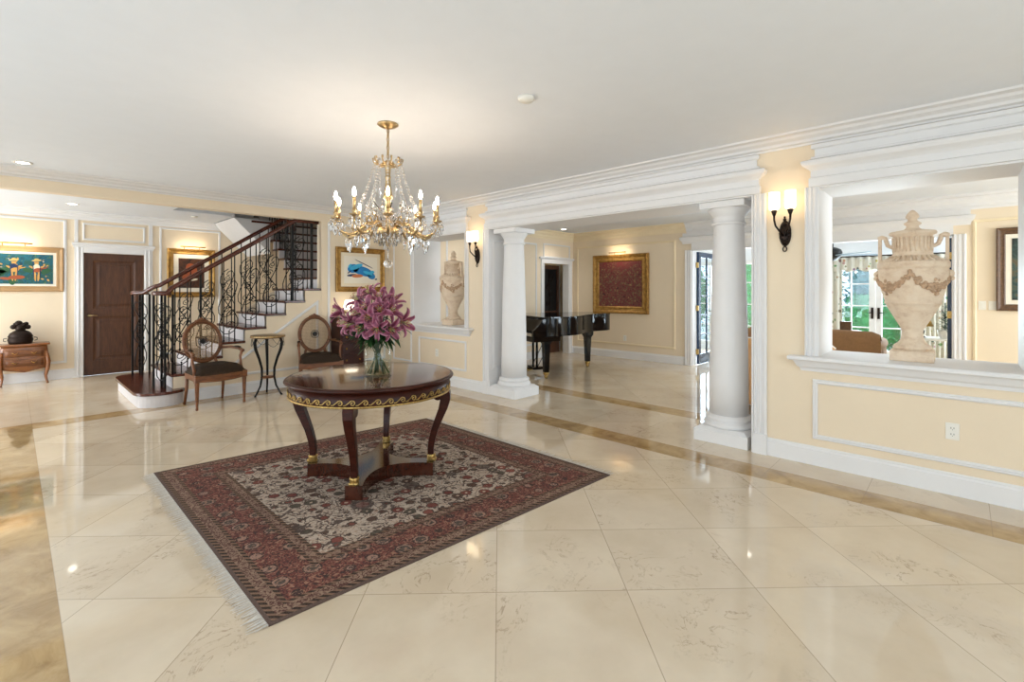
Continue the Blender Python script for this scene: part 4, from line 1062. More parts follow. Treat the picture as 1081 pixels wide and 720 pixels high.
for k in range(10):
    a = AF + 2 * PI * k / 10; ca, sa = cos(a), sin(a)
    R3 = Matrix.Translation((0, 0, -2.70)) @ Matrix.Rotation(a, 4, 'Z')
    if k == 0:
        b = MB(); b.M = Matrix.Translation((0, 0, -2.70))
        b.tube([(r, 0, z) for r, z in ((.05, 1.90), (.10, 1.935), (.15, 1.93), (.20, 1.885), (.25, 1.842), (.30, 1.83), (.345, 1.85), (.375, 1.89), (.385, 1.935))], [.011, .011, .010, .011, .012, .012, .010, .009, .009], 8)
        b.tube([(r, 0, z) for r, z in ((.22, 1.865), (.235, 1.90), (.265, 1.905), (.275, 1.88), (.26, 1.868))], .006, 6)
        b.tube([(r, 0, z) for r, z in ((.12, 1.93), (.13, 1.97), (.16, 1.975), (.165, 1.95))], .006, 6); b.ball((.385, 0, 1.90), .013, 8, 6); b.ball((.31, 0, 1.835), .014, 8, 6)
        b.lathe([(.006, 1.93), (.032, 1.945), (.036, 1.952), (.012, 1.95), (.015, 1.97), (.017, 1.985), (0, 1.985)], (.385, 0, 0), 16)
        A = build('arm', b, M['bronzegold'], t); arm0.append(A)
        b = MB(); b.M = Matrix.Translation((0, 0, -2.70)); b.lathe([(.0105, 1.98), (.0105, 2.075), (0, 2.076)], (.385, 0, 0), 14); C_ = build('candle', b, M['bronzegold'], A)
        b = MB(); b.M = Matrix.Translation((0, 0, -2.70)); b.lathe([(.006, 2.075), (.010, 2.085), (.0125, 2.098), (.010, 2.115), (.005, 2.135), (0, 2.14)], (.385, 0, 0), 10); BU = build('bulb', b, M['bulb'], A)
        b = MB(); b.M = Matrix.Translation((0, 0, -2.70))
        for q in range(5): a2 = 2 * PI * q / 5; drop(b, (.385 + .034 * cos(a2), .034 * sin(a2), 1.925), 1.25)
        DR = build('crystal_drops', b, M['crystal'], A); DX = []
        for q, sc_ in (((.30, 0, 1.81), 1.6), ((.24, .012, 1.83), 1.3), ((.16, 0, 1.90), 1.4)):
            b = MB(); b.M = Matrix.Translation((0, 0, -2.70)); drop(b, q, sc_); DX.append(build('crystal_pendant', b, M['crystal'], A))
        b = MB(); b.M = Matrix.Translation((0, 0, -2.70))
        for i in range(24): f = i / 23; b.ball((.105 + .165 * f ** 1.15, 0, 2.405 - .42 * f - .05 * sin(PI * f)), .0075 if i % 3 else .0095, 6, 4)
        for i in range(7): b.ball((.10, .0, 2.40 - .028 * i), .0085 - .0004 * i, 6, 4)
        drop(b, (.10, 0, 2.20), .9)
        ST = build('bead_strand', b, M['crystal'], A)
        # festoon between neighbouring candle cups
        b = MB(); b.M = Matrix.Translation((0, 0, -2.70))
        for i in range(1, 15): f = i / 15; aa = f * 2 * PI / 10; b.ball((.385 * cos(aa), .385 * sin(aa), 1.938 - .075 * sin(PI * f)), .0065, 6, 4)
        FE = build('bead_festoon', b, M['crystal'], A)
        A.rotation_euler = (0, 0, a)
        BOFF = None
    else:
        c = inst('arm', A, t, (0, 0, 0), a)
        for s_, nm in ((C_, 'candle'), (DR, 'crystal_drops'), (ST, 'bead_strand'), (FE, 'bead_festoon'), *[(x, 'crystal_pendant') for x in DX]): inst(nm, s_, c, (0, 0, 0))
        o = inst('bulb', BU, c, (0, 0, 0))
        if k == 2 or k == 8:
            pass
b = MB()
BU.data.materials[0] = M['bulb']
inner = cm()
for k in range(16):
    a = 2 * PI * k / 16; drop(inner, (.10 * cos(a), .10 * sin(a), 1.86), 1.2); drop(inner, (.065 * cos(a), .065 * sin(a), 1.83), 1.1)
    drop(inner, (.17 * cos(a), .17 * sin(a), 2.06 - .05 * (k % 2)), 1.3)
for k in range(8):
    a = 2 * PI * (k + .5) / 8; inner.tube([(.03 * cos(a), .03 * sin(a), 1.93), (.09 * cos(a), .09 * sin(a), 2.02), (.17 * cos(a), .17 * sin(a), 2.07)], .004, 5)
build('inner_crystals', inner, M['crystal'], t)
b = cm(); b.lathe([(0, 1.755), (.006, 1.75), (.004, 1.66), (0, 1.655)], (0, 0, 0), 8); b.ball((0, 0, 1.625), .034, 14, 10); build('crystal_ball', b, M['crystal'], t)

# ------------------------------------------------------------------ framed pictures
def canvas_teal():
    t = NT('teal_figure_painting'); v = t.coords('Object'); n = t.noise(v, 7, 5, .6, 1.5); m_ = t.noise(v, 22, 4, .6, 1)
    c = t.ramp(n, [(.3, lin((8, 40, 56))), (.45, lin((14, 96, 116))), (.56, lin((30, 84, 70))), (.7, lin((24, 70, 120)))])
    t.set(col=t.mix(t.math('GREATER_THAN', m_, .62), c, lin((90, 120, 70))), rough=.5); return t.mat
def canvas_speck():
    t = NT('crimson_speckled_painting'); v = t.coords('Object'); x, y, z = t.sep(v)
    s = t.noise(v, 24, 3, .8, .5); s2 = t.noise(t.coords('Object', (3, 1, 1)), 28, 3, .7, 1)
    c = t.ramp(s, [(.36, lin((26, 22, 26))), (.45, lin((140, 56, 50))), (.49, lin((88, 44, 44))), (.54, lin((126, 74, 54))), (.58, lin((50, 66, 58))), (.66, lin((186, 140, 84)))])
    top = t.math('MULTIPLY_ADD', z, 1.7, t.math('MULTIPLY_ADD', s2, 1.4, -1.1), clamp=True)
    t.set(col=t.mix(top, c, lin((140, 26, 48))), rough=.6); return t.mat
def canvas_dark():
    t = NT('dark_interior_painting'); n = t.noise(t.coords('Object'), 5, 5, .6, 1); t.set(col=t.ramp(n, [(.35, lin((28, 18, 14))), (.5, lin((92, 54, 34))), (.62, lin((54, 32, 30))), (.75, lin((130, 90, 60)))]), rough=.4); return t.mat
def canvas_green():
    t = NT('dark_green_painting'); n = t.noise(t.coords('Object'), 4, 5, .6, 2.5); t.set(col=t.ramp(n, [(.35, lin((22, 34, 34))), (.5, lin((52, 78, 74))), (.6, lin((96, 84, 60))), (.75, lin((28, 40, 44)))]), rough=.4); return t.mat
def goldmat(name, a, c):
    t = NT(name); n = t.noise(t.coords('Object'), 18, 4); t.set(col=t.ramp(n, [(.3, lin(a)), (.7, lin(c))]), rough=.38, metal=.55); return t.mat
M['goldframe'] = goldmat('gold_leaf_frame', (132, 94, 42), (184, 142, 74))
M['tanframe'] = plain('tan_wood_frame', (174, 138, 94), .5, 0, .06)
M['brownframe'] = plain('carved_brown_frame', (96, 68, 44), .45, 0, .25, 30, .2)
M['paper'] = plain('off_white_mount', (240, 232, 216), .85, var=.01)
def picture(label, loc, rz, w, h, fw, fmat, cmat, mount=0, mmat=None, depth=.04, light=False, group=None):
    """loc = centre on the wall; local -Y faces the viewer"""
    t = thing('framed_picture', label, 'picture', loc, rz, group)
    mp = lambda u, v, hh: (u, -hh, v)
    b = MB(); b.sweep([(0, 0), (0, depth * .8), (fw * .12, depth), (fw * .3, depth * .85), (fw * .45, depth * .6), (fw * .7, depth * .55), (fw * .85, depth * .62), (fw, depth * .4), (fw, 0)], rect(-w / 2, w / 2, -h / 2, h / 2), 1, True, mp); build('frame', b, fmat, t)
    iw, ih = w / 2 - fw, h / 2 - fw
    if mount: b = MB(); b.box(-iw - .004, iw + .004, -.014, -.002, -ih - .004, ih + .004); build('mount', b, mmat or M['paper'], t)
    b = MB(); b.box(-iw + mount - (0 if mount else .004), iw - mount + (0 if mount else .004), -.018, -.010, -ih + mount, ih - mount); build('canvas', b, cmat, t)
    if light:
        b = MB(); b.M = Matrix.Translation((0, -.13, h / 2 + .035)) @ Matrix.Rotation(PI / 2, 4, 'Y'); b.lathe([(0, -.2), (.011, -.2), (.011, .2), (0, .2)], (0, 0, 0), 12); b.M = Matrix.Identity(4)
        for s in (-1, 1): b.tube([(s * .12, -.01, h / 2 - .02), (s * .12, -.06, h / 2 + .045), (s * .12, -.13, h / 2 + .04)], .006, 6)
        build('picture_light', b, M['brass'], t)
        l = bpy.data.lights.new('picture_lamp', 'AREA'); l.shape = 'RECTANGLE'; l.size = .45; l.size_y = .03; l.energy = light; l.color = (1, .82, .58)
        lo = bpy.data.objects.new('picture_lamp', l); COL.objects.link(lo); lo.parent = t; lo.location = (0, -.15, h / 2 + .02); lo.rotation_euler = (math.radians(50), 0, 0)
        l2 = l.copy(); l2.energy = light * .5; lo = bpy.data.objects.new('picture_lamp', l2); COL.objects.link(lo); lo.parent = t; lo.location = (0, -.12, h / 2 + .06); lo.rotation_euler = (math.radians(125), 0, 0)
    return t
p = picture('wide teal painting of hatted musicians in a tan frame, over the little commode', (.02, 10.5, 1.75), 0, 1.10, .70, .085, M['tanframe'], canvas_teal(), .035, M['paper'], .035, 1.3)
skin, strw, wht, rust = plain('painted_ochre', (206, 158, 84), .6), plain('painted_straw', (222, 196, 120), .6), plain('painted_cream', (226, 214, 190), .6), plain('painted_rust', (168, 84, 48), .6)
def blobs(name, parent, mat, els, y=-.019):
    b = MB()
    for u, v, ru, rv, rot in els:
        pts = [(ru * cos(2 * PI * i / 18), rv * sin(2 * PI * i / 18)) for i in range(18)]
        b.prism([(u + x * cos(rot) - z * sin(rot), v + x * sin(rot) + z * cos(rot)) for x, z in pts], 0, .0015, lambda a, c, hh: (a, y - hh, c))
    return build(name, b, mat, parent)
rr = random.Random(4)
def patches(n, lo, hi, u0=-.41, u1=.41, v0=-.20, v1=.21): return [(rr.uniform(u0, u1), rr.uniform(v0, v1), rr.uniform(lo, hi), rr.uniform(lo, hi) * .6, rr.uniform(0, PI)) for _ in range(n)]
green, deep = plain('painted_green', (44, 92, 58), .6), plain('painted_deep_blue', (20, 44, 88), .6)
blobs('painted_ground', p, green, patches(16, .025, .07, v1=.0))
blobs('painted_accents', p, skin, patches(22, .008, .022), -.0195); blobs('painted_lights', p, wht, patches(12, .006, .014), -.0197)
for k, cx in enumerate((-.26, .0, .245)):
    sc_ = .8 if k != 1 else .7; dy = 0 if k != 1 else .03
    fg = [(cx, .10, .026, .034, 0), (cx - .02, -.09, .014, .10, .08), (cx + .025, -.09, .014, .10, -.1), (cx + .05, .03, .045, .013, .5), (cx - .05, .025, .04, .013, -.6)]
    blobs('painted_figure', p, skin, fg, -.0205); blobs('painted_shirt', p, (rust, deep, wht)[k], [(cx, .025, .038, .055, 0)], -.0212)
    blobs('painted_hat', p, strw, [(cx, .135, .055, .013, .12), (cx, .15, .026, .016, 0)], -.0215)
    blobs('painted_guitar', p, (rust, skin, rust)[k], [(cx + .01, -.015, .05, .032, .3), (cx + .07, .012, .06, .008, .3)], -.022)
    blobs('painted_outline', p, deep, [(cx - .035, -.02, .005, .12, .05), (cx + .04, -.03, .005, .11, -.05), (cx, .118, .03, .004, 0)], -.0223)
blobs('painted_drum', p, rust, [(.03, -.13, .09, .03, .05), (-.09, -.15, .06, .02, -.1)], -.0225)
p = picture('dark painting in a gilt frame seen through the stair railing', (2.32, 10.5, 1.74), 0, .76, .90, .10, M['goldframe'], canvas_dark(), .075, M['paper'], .045, 1.3)
blobs('painted_shape', p, rust, [(.0, .05, .09, .14, .3), (-.08, -.08, .07, .06, 0)]); blobs('painted_light', p, wht, [(.04, -.12, .06, .02, .2)], -.0215)
p = picture('white picture of a bright blue figure in a wide gold frame, above the lilies', (3.96, 7.2, 1.755), 0, .87, .72, .085, M['goldframe'], M['paper'], .055, plain('cream_mount', (236, 222, 196), .85, var=.01), .045)
blue, cyan, navy_, orange = plain('painted_blue', (24, 128, 196), .5), plain('painted_cyan', (60, 180, 224), .5), plain('painted_navy', (30, 50, 90), .5), plain('painted_orange', (200, 120, 76), .5)
blobs('painted_body', p, blue, [(.03, -.02, .19, .075, -.25), (-.14, .02, .10, .07, .2), (.18, -.09, .08, .055, -.5)]); blobs('painted_limb', p, cyan, [(-.09, .05, .12, .035, .35), (.12, -.05, .09, .026, -.3), (.20, -.03, .04, .025, 0), (-.20, .06, .04, .02, .8)], -.0212)
blobs('painted_outline', p, navy_, [(.05, .10, .18, .007, -.4), (-.21, -.04, .04, .010, .6), (.27, -.15, .022, .013, .3), (-.16, -.09, .09, .02, .1)], -.0212); blobs('painted_base', p, orange, [(-.07, -.10, .10, .028, .05)], -.0214)
picture('crimson speckled abstract painting in a gold frame, behind the piano', (XF, 5.23, 1.555), -PI / 2, 1.32, 1.24, .15, M['goldframe'], canvas_speck(), 0, None, .06, 1.2)
p = picture('dark green picture in a carved brown frame at the right edge, seen over the sill', (XF, -.72, 1.69), -PI / 2, .80, 1.07, .085, M['brownframe'], canvas_green(), .055, M['paper'], .045)

# ------------------------------------------------------------------ wall plates and ceiling fittings
def plate(name, label, cat, loc, rz, kind, group=None):
    t = thing(name, label, cat, loc, rz, group)
    b = MB(); b.box(-.036, .036, -.006, 0, -.058, .058); build('plate', b, M['plastic'], t, bevel=.003)
    if kind == 'outlet':
        for z in (-.021, .021):
            b = MB(); b.box(-.017, .017, -.008, -.005, z - .015, z + .015); r = build('receptacle', b, M['plastic'], t, bevel=.003)
            c = MB(); c.box(-.009, -.006, -.0086, -.007, z - .003, z + .008); c.box(.006, .009, -.0086, -.007, z - .003, z + .008); c.box(-.002, .002, -.0086, -.007, z - .011, z - .007); build('slots', c, M['blackm'], r)
    else:
        b = MB(); b.box(-.017, .017, -.009, -.005, -.034, .034); build('rocker', b, M['plastic'], t, bevel=.002)
    return t
plate('wall_outlet', 'white duplex outlet below the right-hand sill', 'outlet', (4.5, .05, .44), -PI / 2, 'outlet')
plate('wall_outlet', 'small outlet plate below the far niche', 'outlet', (4.5, 5.86, .46), -PI / 2, 'outlet')
plate('wall_outlet', 'small outlet plate under the crimson abstract painting', 'outlet', (XF, 5.12, .42), -PI / 2, 'outlet')
plate('light_switch', 'white rocker switch nearer the opening, beside the carved brown frame', 'switch', (XF, -.19, 1.22), -PI / 2, 'switch')
plate('light_switch', 'white rocker switch right against the carved brown frame', 'switch', (XF, -.285, 1.22), -PI / 2, 'switch')
DL = []
def downlight(label, x, y, z=H, power=26):
    t = thing('recessed_light', label, 'ceiling light', (x, y, z), 0, 'recessed ceiling lights')
    b = MB(); b.lathe([(.05, 0), (.052, -.006), (.075, -.005), (.076, 0), (.05, 0)], (0, 0, 0), 24); build('trim_ring', b, M['plastic'], t)
    b = MB(); b.lathe([(0, -.002), (.05, -.002), (.05, -.004), (0, -.004)], (0, 0, 0), 20); build('lens', b, M['lens'], t)
    l = bpy.data.lights.new('downlight_lamp', 'SPOT'); l.energy = power; l.spot_size = math.radians(120); l.spot_blend = .9; l.shadow_soft_size = .12; l.color = (1, .95, .89)
    o = bpy.data.objects.new('downlight_lamp', l); COL.objects.link(o); o.location = (x, y, z - .02); o['kind'] = 'structure'
    return t
downlight('lit recessed light in the main ceiling near the left edge of the picture', .075, 6.82)
downlight('lit recessed light in the hall ceiling left of the dark door', .62, 9.55)
downlight('lit recessed light in the piano room ceiling, right of the right-hand column capital', 7.9, 2.43)
downlight('lit recessed light seen above the large urn', 7.02, .42)
downlight('lit recessed light washing the piano room doorway', 7.95, 6.05)
downlight('lit recessed light above the far niche urn', 5.35, 6.0)
downlight('recessed light added to brighten the sitting room, not a seen fitting', 9.9, 3.0, power=60)  # extra fitting put in to raise the sitting room light
def smoke(label, x, y, r=.05):
    b = MB(); b.lathe([(r, 0), (r, -.012), (r * .8, -.026), (0, -.028)], (x, y, H), 20); tag(build('smoke_detector', b, M['plastic']), label, 'detector')
smoke('small round white detector on the hall ceiling above the stairs', 2.17, 9.62); smoke('small white disc on the main ceiling right of the chandelier canopy', 2.35, 2.10, .055); smoke('small round detector on the piano room ceiling', 7.05, 4.65)

# ------------------------------------------------------------------ grand piano
t = thing('grand_piano', 'black lacquered grand piano with its lid closed, between the columns', 'piano', (5.98, 5.50, 0), math.atan2(-.375, .927))
outl = [(.10, .70), (1.62, .70)]
for i in range(1, 9): a = PI / 2 - i * PI / 2 / 8; outl.append((1.62 + .33 * cos(a), .40 + .30 * sin(a)))
outl += [(1.95, .22), (1.93, .08), (1.86, -.02), (1.74, -.08), (1.58, -.11), (1.42, -.15), (1.26, -.22), (1.12, -.32), (1.0, -.43), (.88, -.54), (.74, -.63), (.58, -.68), (.42, -.70), (.10, -.70)]
b = MB(); b.prism(outl, .68, .965, smooth=True); build('rim', b, M['black'], t)
b = MB(); b.prism([(1.0 + (x - 1.0) * 1.012, y * 1.018) for x, y in outl], .97, .992, smooth=True); build('lid', b, M['black'], t, bevel=.004)
b = MB(); b.box(-.10, .40, -.705, .705, .60, .685); build('keybed', b, M['black'], t, bevel=.006)
for s in (-1, 1):
    b = MB(); b.prism([(-.10, .685), (.12, .685), (.12, .96), (.07, .955), (.0, .86), (-.07, .80), (-.10, .78)], s * .66, s * .72, lambda u, v, w: (u, w, v)); build('key_arm', b, M['black'], t, bevel=.006)
b = MB(); b.box(-.06, .08, -.655, .655, .685, .715)
build('white_keys', b, M['plastic'], t)
b = MB()
for i in range(36):
    if i % 7 not in (2, 6): y = -.63 + 1.26 * (i + .5) / 36; b.box(-.01, .08, y - .006, y + .006, .715, .727)
build('black_keys', b, M['blackm'], t)
b = MB(); b.box(.08, .11, -.66, .66, .685, .95); build('fallboard', b, M['black'], t)
for x, y in ((.19, -.60), (.19, .60), (1.46, .12)):
    b = MB(); b.lathe([(.055, .10), (.075, .55), (.11, .60), (.115, .68)], (x, y, 0), 4, False, a0=PI / 4); l = build('leg', b, M['black'], t, bevel=.004)
    g = MB(); g.lathe([(.03, .05), (.045, .06), (.05, .10), (.0, .10)], (x, y, 0), 16); g.M = Matrix.Translation((x, y, .03)) @ Matrix.Rotation(PI / 2, 4, 'X'); g.lathe([(0, -.014), (.03, -.014), (.03, .014), (0, .014)], (0, 0, 0), 16); build('brass_caster', g, M['gilt'], l, label='brass caster')
b = MB()
for s in (-1, 1): b.lathe([(.016, .10), (.024, .35), (.016, .60)], (.30, s * .07, 0), 10)
b.box(.22, .38, -.13, .13, .06, .11)
for s in (-1, 1): b.tube([(.30, s * .10, .11), (.62, s * .12, .66)], .006, 6)
ly = build('lyre', b, M['black'], t)
for y in (-.07, 0, .07):
    b = MB(); b.tube([(.24, y, .075), (.15, y, .055), (.12, y, .045)], .012, 6); build('pedal', b, M['gilt'], ly)

# ------------------------------------------------------------------ seats seen through the openings
def sofa(name, label, loc, rz, w, d, hb, ha, mat, pip=None, cush=2):
    """local +Y is the direction the sitter faces; back plane at y=0"""
    t = thing(name, label, 'sofa', loc, rz)
    b = MB(); b.box(-w / 2 + .04, w / 2 - .04, .04, d, .10, .30); build('base', b, mat, t, bevel=.02)
    b = MB()
    def bf(u, v): # padded back, rounded top
        x = (u - .5) * w; a = v * PI; return (x * (1 - .03 * sin(a)), .12 - .12 * cos(a) , .12 + (hb - .12) * sin(a) ** .35 * (1 - .02 * (2 * u - 1) ** 4 - .06 * max(0, abs(2 * u - 1) - .9) / .1))
    b.surf(bf, 20, 16); 
    b.box(-w / 2 + .01, w / 2 - .01, .02, .2, .1, hb * .8); build('backrest', b, mat, t, solid=0)
    if pip:
        b = MB(); b.tube([bf(i / 20, .5) for i in range(21)], .010, 6); build('piping', b, pip, t)
    for s in (-1, 1):
        b = MB(); x = s * (w / 2 - .09); b.box(x - .07, x + .07, .08, d, .10, ha - .06)
        b.M = Matrix.Translation((x, 0, ha - .07)) @ Matrix.Rotation(-PI / 2, 4, 'X'); b.lathe([(0, .06), (.085, .06), (.095, .10), (.095, d - .02), (.08, d + .01), (0, d + .015)], (0, 0, 0), 16); build('arm', b, mat, t, bevel=.01)
    for k in range(cush):
        cw = (w - .32) / cush; x = -w / 2 + .16 + cw * k; b = MB(); b.box(x + .005, x + cw - .005, .22, d + .02, .29, .46); build('cushion', b, mat, t, bevel=.04, segs=3)
    for sx in (-1, 1):
        for y in (.08, d - .06):
            b = MB(); b.lathe([(.02, 0), (.03, .10)], (sx * (w / 2 - .09), y, 0), 10); build('foot', b, M['blackm'], t)
    return t
sofa('sofa', 'tan leather sofa with pale piping in the piano room, behind the right-hand column', (5.86, 1.56, 0), -PI / 2, 1.22, .85, .86, .62, M['tanlea'], M['plastic'])
sofa('sofa', 'brown upholstered sofa, back to the camera, seen over the sill beside the large urn', (9.30, 1.92, 0), -PI / 2, 2.02, .9, .77, .60, M['brownfab'])
# curtains and valance over the garden doors
def curt():
    t = NT('floral_curtain'); v = t.coords('Object'); d = t.voronoi(v, 9, 'F1', 'Distance', .8); c = t.voronoi(v, 9, 'F1', 'Color', .8)
    fl = t.mix(.65, lin((186, 172, 140)), c, 'MULTIPLY'); t.set(col=t.mix(t.math('LESS_THAN', d, .28), lin((214, 210, 196)), fl), rough=.9); return t.mat
M['curtain'] = curt()
cv = thing('curtains', 'floral curtain with a scalloped valance over the white garden doors', 'curtain', (XW - .10, (DY0 + DY1) / 2, 2.1))
def fold(y0, y1, z0, z1, amp, per, scal=0):
    def f(u, v): y = y0 + (y1 - y0) * u; return (amp * sin(2 * PI * u * per), y, (z1 + (z0 - z1 - scal * abs(sin(PI * u * per / 2))) * v))
    return f
b = MB(); b.surf(fold(-1.05, 1.05, -.26, -.02, .02, 16, .05), 128, 4); build('valance', b, M['curtain'], cv, solid=.006)
b = MB(); b.surf(fold(.52, 1.05, -2.09, -.10, .022, 5), 60, 4); build('panel', b, M['curtain'], cv, solid=.004)
b = MB(); b.surf(fold(-1.05, -.72, -2.09, -.10, .022, 5), 60, 4); build('panel', b, M['curtain'], cv, solid=.004)
b = MB(); b.tube([(.0, -1.1, -.01), (0, 1.1, -.01)], .014, 8); build('rod', b, M['bronze'], cv)
# ceiling fan
t = thing('ceiling_fan', 'dark-hubbed ceiling fan with pale blades, seen through the pass-through above the curtain', 'fan', (10.2, 1.70, H))
b = MB(); b.lathe([(0, 0), (.07, 0), (.06, -.05), (.015, -.06), (.014, -.5), (.0, -.5)], (0, 0, 0), 16); build('rod', b, M['bronze'], t)
b = MB(); b.lathe([(0, -.50), (.06, -.51), (.13, -.55), (.15, -.60), (.14, -.66), (.10, -.70), (.05, -.74), (0, -.75)], (0, 0, 0), 24); build('hub', b, M['blackm'], t)
for k in range(5):
    a = 2 * PI * k / 5 + math.radians(-58); b = MB(); b.M = Matrix.Rotation(a, 4, 'Z') @ Matrix.Translation((0, 0, -.645)) @ Matrix.Rotation(math.radians(10), 4, 'X'); b.box(.14, .74, -.07, .07, -.005, .005); build('blade', b, plain('pale_blade', (170, 190, 205), .4) if k == 0 else bpy.data.materials['pale_blade'], t, bevel=.003)
# console with lamp and plant behind the large urn
t = thing('console_table', 'pale console table by the right-hand navy door leaf, behind the large urn', 'table', (10.5, .33, 0))
b = MB(); b.box(-.25, .25, -.42, .30, .60, .64); build('table_top', b, M['plastic'], t, bevel=.005)
for sx in (-1, 1):
    for sy in (-.38, .26): b = MB(); b.box(sx * .22 - .02, sx * .22 + .02, sy - .02, sy + .02, 0, .60); build('leg', b, M['walnut'], t)
t = thing('table_lamp', 'table lamp with an ochre shade on the console behind the large urn', 'lamp', (10.42, .50, .64))
b = MB(); b.lathe([(0, 0), (.06, 0), (.06, .012), (.03, .03), (.05, .10), (.02, .17), (.01, .2)], (0, 0, 0), 16); build('base', b, M['bronze'], t)
b = MB(); b.lathe([(.16, .19), (.09, .36)], (0, 0, 0), 24); build('shade', b, plain('ochre_shade', (150, 112, 34), .8), t, solid=.003)
t = thing('potted_plant', 'dark green potted plant on the console, right of the large urn', 'plant', (10.36, .20, .64))
b = MB(); b.lathe([(0, 0), (.07, 0), (.10, .13), (.105, .14), (.09, .14), (.088, .12), (0, .12)], (0, 0, 0), 20); build('pot', b, M['plastic'], t)
b = MB(); rnd = random.Random(9)
for i in range(170):
    a = rnd.uniform(0, 2 * PI); h = rnd.uniform(.12, .52); r0 = (.20 * (1 - (h - .12) / .45)) + .02; d = Vector((cos(a), sin(a), rnd.uniform(-.2, .6))).normalized(); p = Vector((0, 0, h)); L = r0 * rnd.uniform(.6, 1.1); w = d.cross(Vector((0, 0, 1))).normalized() * .012
    q = p + d * L; mpt = p + d * L * .6; b.add([p, mpt - w, q, mpt + w], [(0, 1, 2, 3)])
b.tube([(0, 0, .1), (.01, 0, .3), (0, 0, .58)], .008, 6); build('foliage', b, M['leaf'], t)
tag(build('dark_box', MB().box(-.06, .06, -.09, .09, 0, .17), M['brownframe']), 'small dark box standing behind the brown sofa back, against the garden doors', 'box').location = (10.9, 1.60, .66)
t = thing('side_table', 'small dark side table behind the brown sofa', 'table', (10.9, 1.60, 0))
b = MB(); b.lathe([(0, .63), (.24, .63), (.25, .645), (.24, .66), (0, .66)], (0, 0, 0), 24); build('table_top', b, M['walnut'], t)
b = MB(); b.lathe([(.16, 0), (.16, .02), (.03, .05), (.025, .60), (.08, .63)], (0, 0, 0), 20); build('pedestal', b, M['walnut'], t)
# dark lattice-front cabinet in the passage behind the doorway
t = thing('display_cabinet', 'tall dark cabinet with a wrought lattice front, seen through the doorway above the piano', 'cabinet', (8.39, 6.82, 0))
b = MB(); b.box(-.34, .36, .0, .30, 0, 1.99); build('body', b, M['blackm'], t, bevel=.006)
b = MB(); b.box(-.34, .36, -.03, 0, 0, .95); b.box(-.34, -.27, -.03, 0, .95, 1.99); b.box(.29, .36, -.03, 0, .95, 1.99); b.box(-.27, .29, -.03, 0, 1.90, 1.99); build('door', b, M['door'], t)
b = MB()
for k in range(4):
    pts = spiral(.01 + (.05 if k % 2 else -.05), 1.12 + .2 * k, .09, .012, PI / 2 * k, 1.6); b.tube([(u, -.02, w) for u, w in pts], .009, 6)
b.tube([(.01, -.02, .95), (.04, -.02, 1.2), (-.02, -.02, 1.5), (.01, -.02, 1.88)], .009, 6); build('lattice', b, M['bronze'], t)

# ------------------------------------------------------------------ garden outside the glass
b = MB(); b.box(XW + .15, XW + 9, FY - 6, YD + 6, -.16, -.04); struct('floor_patio', b, plain('pale_patio', (214, 212, 206), .9))
def shrub(label, x, y, r, h, seed, n=1500, dens=.085, mat='hedge'):
    rnd = random.Random(seed); t = thing('hedge_shrub', label, 'shrub', (x, y, -.04), 0, 'garden shrubs outside the glass')
    b = MB()
    for i in range(n):
        a = rnd.uniform(0, 2 * PI); z = h * rnd.uniform(.05, 1); rr = r * math.sqrt(rnd.uniform(.3, 1)) * (1 - .35 * (z / h) ** 3); c = Vector((rr * cos(a), rr * sin(a), z))
        d = Vector((rnd.gauss(0, 1), rnd.gauss(0, 1), rnd.gauss(0, .7))).normalized(); w = d.orthogonal().normalized() * dens * .3; L = dens * rnd.uniform(.7, 1.3)
        b.add([c, c + d * L * .5 - w, c + d * L, c + d * L * .5 + w], [(0, 1, 2, 3)])
    b.ball((0, 0, h * .52), r * .8, 12, 10, 1, 1, h * .5 / (r * .8)); build('foliage', b, M[mat], t); b = MB(); b.tube([(0, 0, 0), (.03, 0, h * .5), (0, .02, h * .85)], [.05, .035, .015], 8); build('trunk', b, M['bark'], t)
shrub('green garden shrub outside the left garden door leaf', 14.2, 1.55, .75, 1.35, 1); shrub('green garden shrub outside the right garden door leaf', 14.6, -.6, .8, 1.4, 2)
shrub('tall green garden shrub outside, between the right-hand column and its pier', 13.6, 4.0, 1.0, 2.9, 3, 1200); shrub('green garden shrub outside the window, left of the tall one', 14.4, 6.4, 1.0, 2.5, 4)
shrub('far garden tree rising over the shrubs outside the left garden door leaf', 16.4, 1.5, 1.1, 4.4, 5, 1300, .2, 'tree'); shrub('far garden tree outside the right garden door leaf', 16.9, -1.2, 1.1, 3.6, 6, 1000, .2, 'tree')

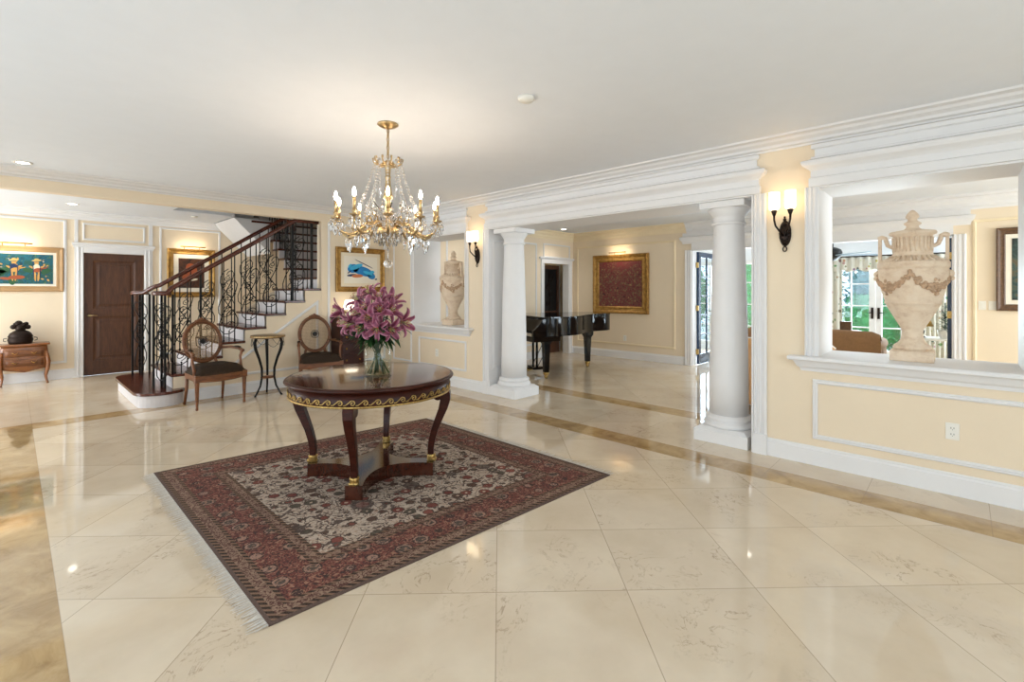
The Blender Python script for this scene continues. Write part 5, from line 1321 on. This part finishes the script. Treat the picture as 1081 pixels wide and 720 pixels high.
# ------------------------------------------------------------------ daylight, camera, view
W = bpy.data.worlds.new('sky'); SC.world = W; W.use_nodes = True
bg = W.node_tree.nodes['Background']; bg.inputs[0].default_value = (.72, .88, 1, 1); bg.inputs[1].default_value = 2.2
def area(name, loc, rot, sx, sy, power, col=(1, 1, 1)):
    l = bpy.data.lights.new(name, 'AREA'); l.shape = 'RECTANGLE'; l.size = sx; l.size_y = sy; l.energy = power; l.color = col
    o = bpy.data.objects.new(name, l); COL.objects.link(o); o.location = loc; o.rotation_euler = rot; return o
area('added_daylight_front', (.9, FY - .25, 1.25), (PI / 2, 0, 0), 4.9, 2.2, 76, (1, .985, .96))  # unseen fill added behind the camera for the foyer
area('added_daylight_left', (LX - .25, 2.2, 1.25), (PI / 2, 0, -PI / 2), 5.9, 2.2, 95, (1, .985, .96))  # fill added outside the unseen left wall opening
area('daylight_garden', (XW + .3, (DY0 + DY1) / 2, 1.1), (PI / 2, 0, PI / 2), 1.5, 2.0, 150, (.85, .94, 1))
area('daylight_garden', (XW + .3, (WY0 + WY1) / 2, 1.1), (PI / 2, 0, PI / 2), 2.1, 2.0, 170, (.85, .94, 1))
area('added_daylight_hall', (LX - .25, 8.9, 1.25), (PI / 2, 0, -PI / 2), 2.7, 2.2, 190, (1, .985, .96))  # added outside the unseen hall opening to lift the hall ceiling
area('added_daylight_sitting', (10.35, FY - .3, 1.25), (PI / 2, 0, 0), 1.8, 2.2, 170, (.85, .93, 1))  # added outside the unseen end opening to lift the sitting room
area('added_daylight_piano', (6.9, PY - .25, 1.25), (PI / 2, 0, 0), 3.1, 2.2, 330, (.9, .96, 1))  # added outside the unseen piano room opening as fill
def point(name, loc, e, col=(1, .78, .5), r=.05):
    l = bpy.data.lights.new(name, 'POINT'); l.energy = e; l.color = col; l.shadow_soft_size = r; o = bpy.data.objects.new(name, l); COL.objects.link(o); o.location = loc; return o
cam = bpy.data.cameras.new('camera'); co = bpy.data.objects.new('camera', cam); COL.objects.link(co); SC.camera = co
co.location = (0, 0, 1.42); co.rotation_euler = (PI / 2, 0, -math.radians(46.5)); cam.sensor_width = 36; cam.lens = 36 * 501 / 1081; cam.shift_y = -53.5 / 1081; cam.clip_start = .05
vs_ = SC.view_settings; vs_.view_transform = 'Standard'; vs_.look = 'None'; vs_.gamma = 1; vs_.use_curve_mapping = False; vs_.exposure = .13
cy = SC.cycles; cy.use_denoising = True; cy.max_bounces = 10; cy.diffuse_bounces = 5; cy.glossy_bounces = 4; cy.transmission_bounces = 10; cy.transparent_max_bounces = 12; cy.caustics_reflective = False; cy.caustics_refractive = False; cy.sample_clamp_indirect = 6
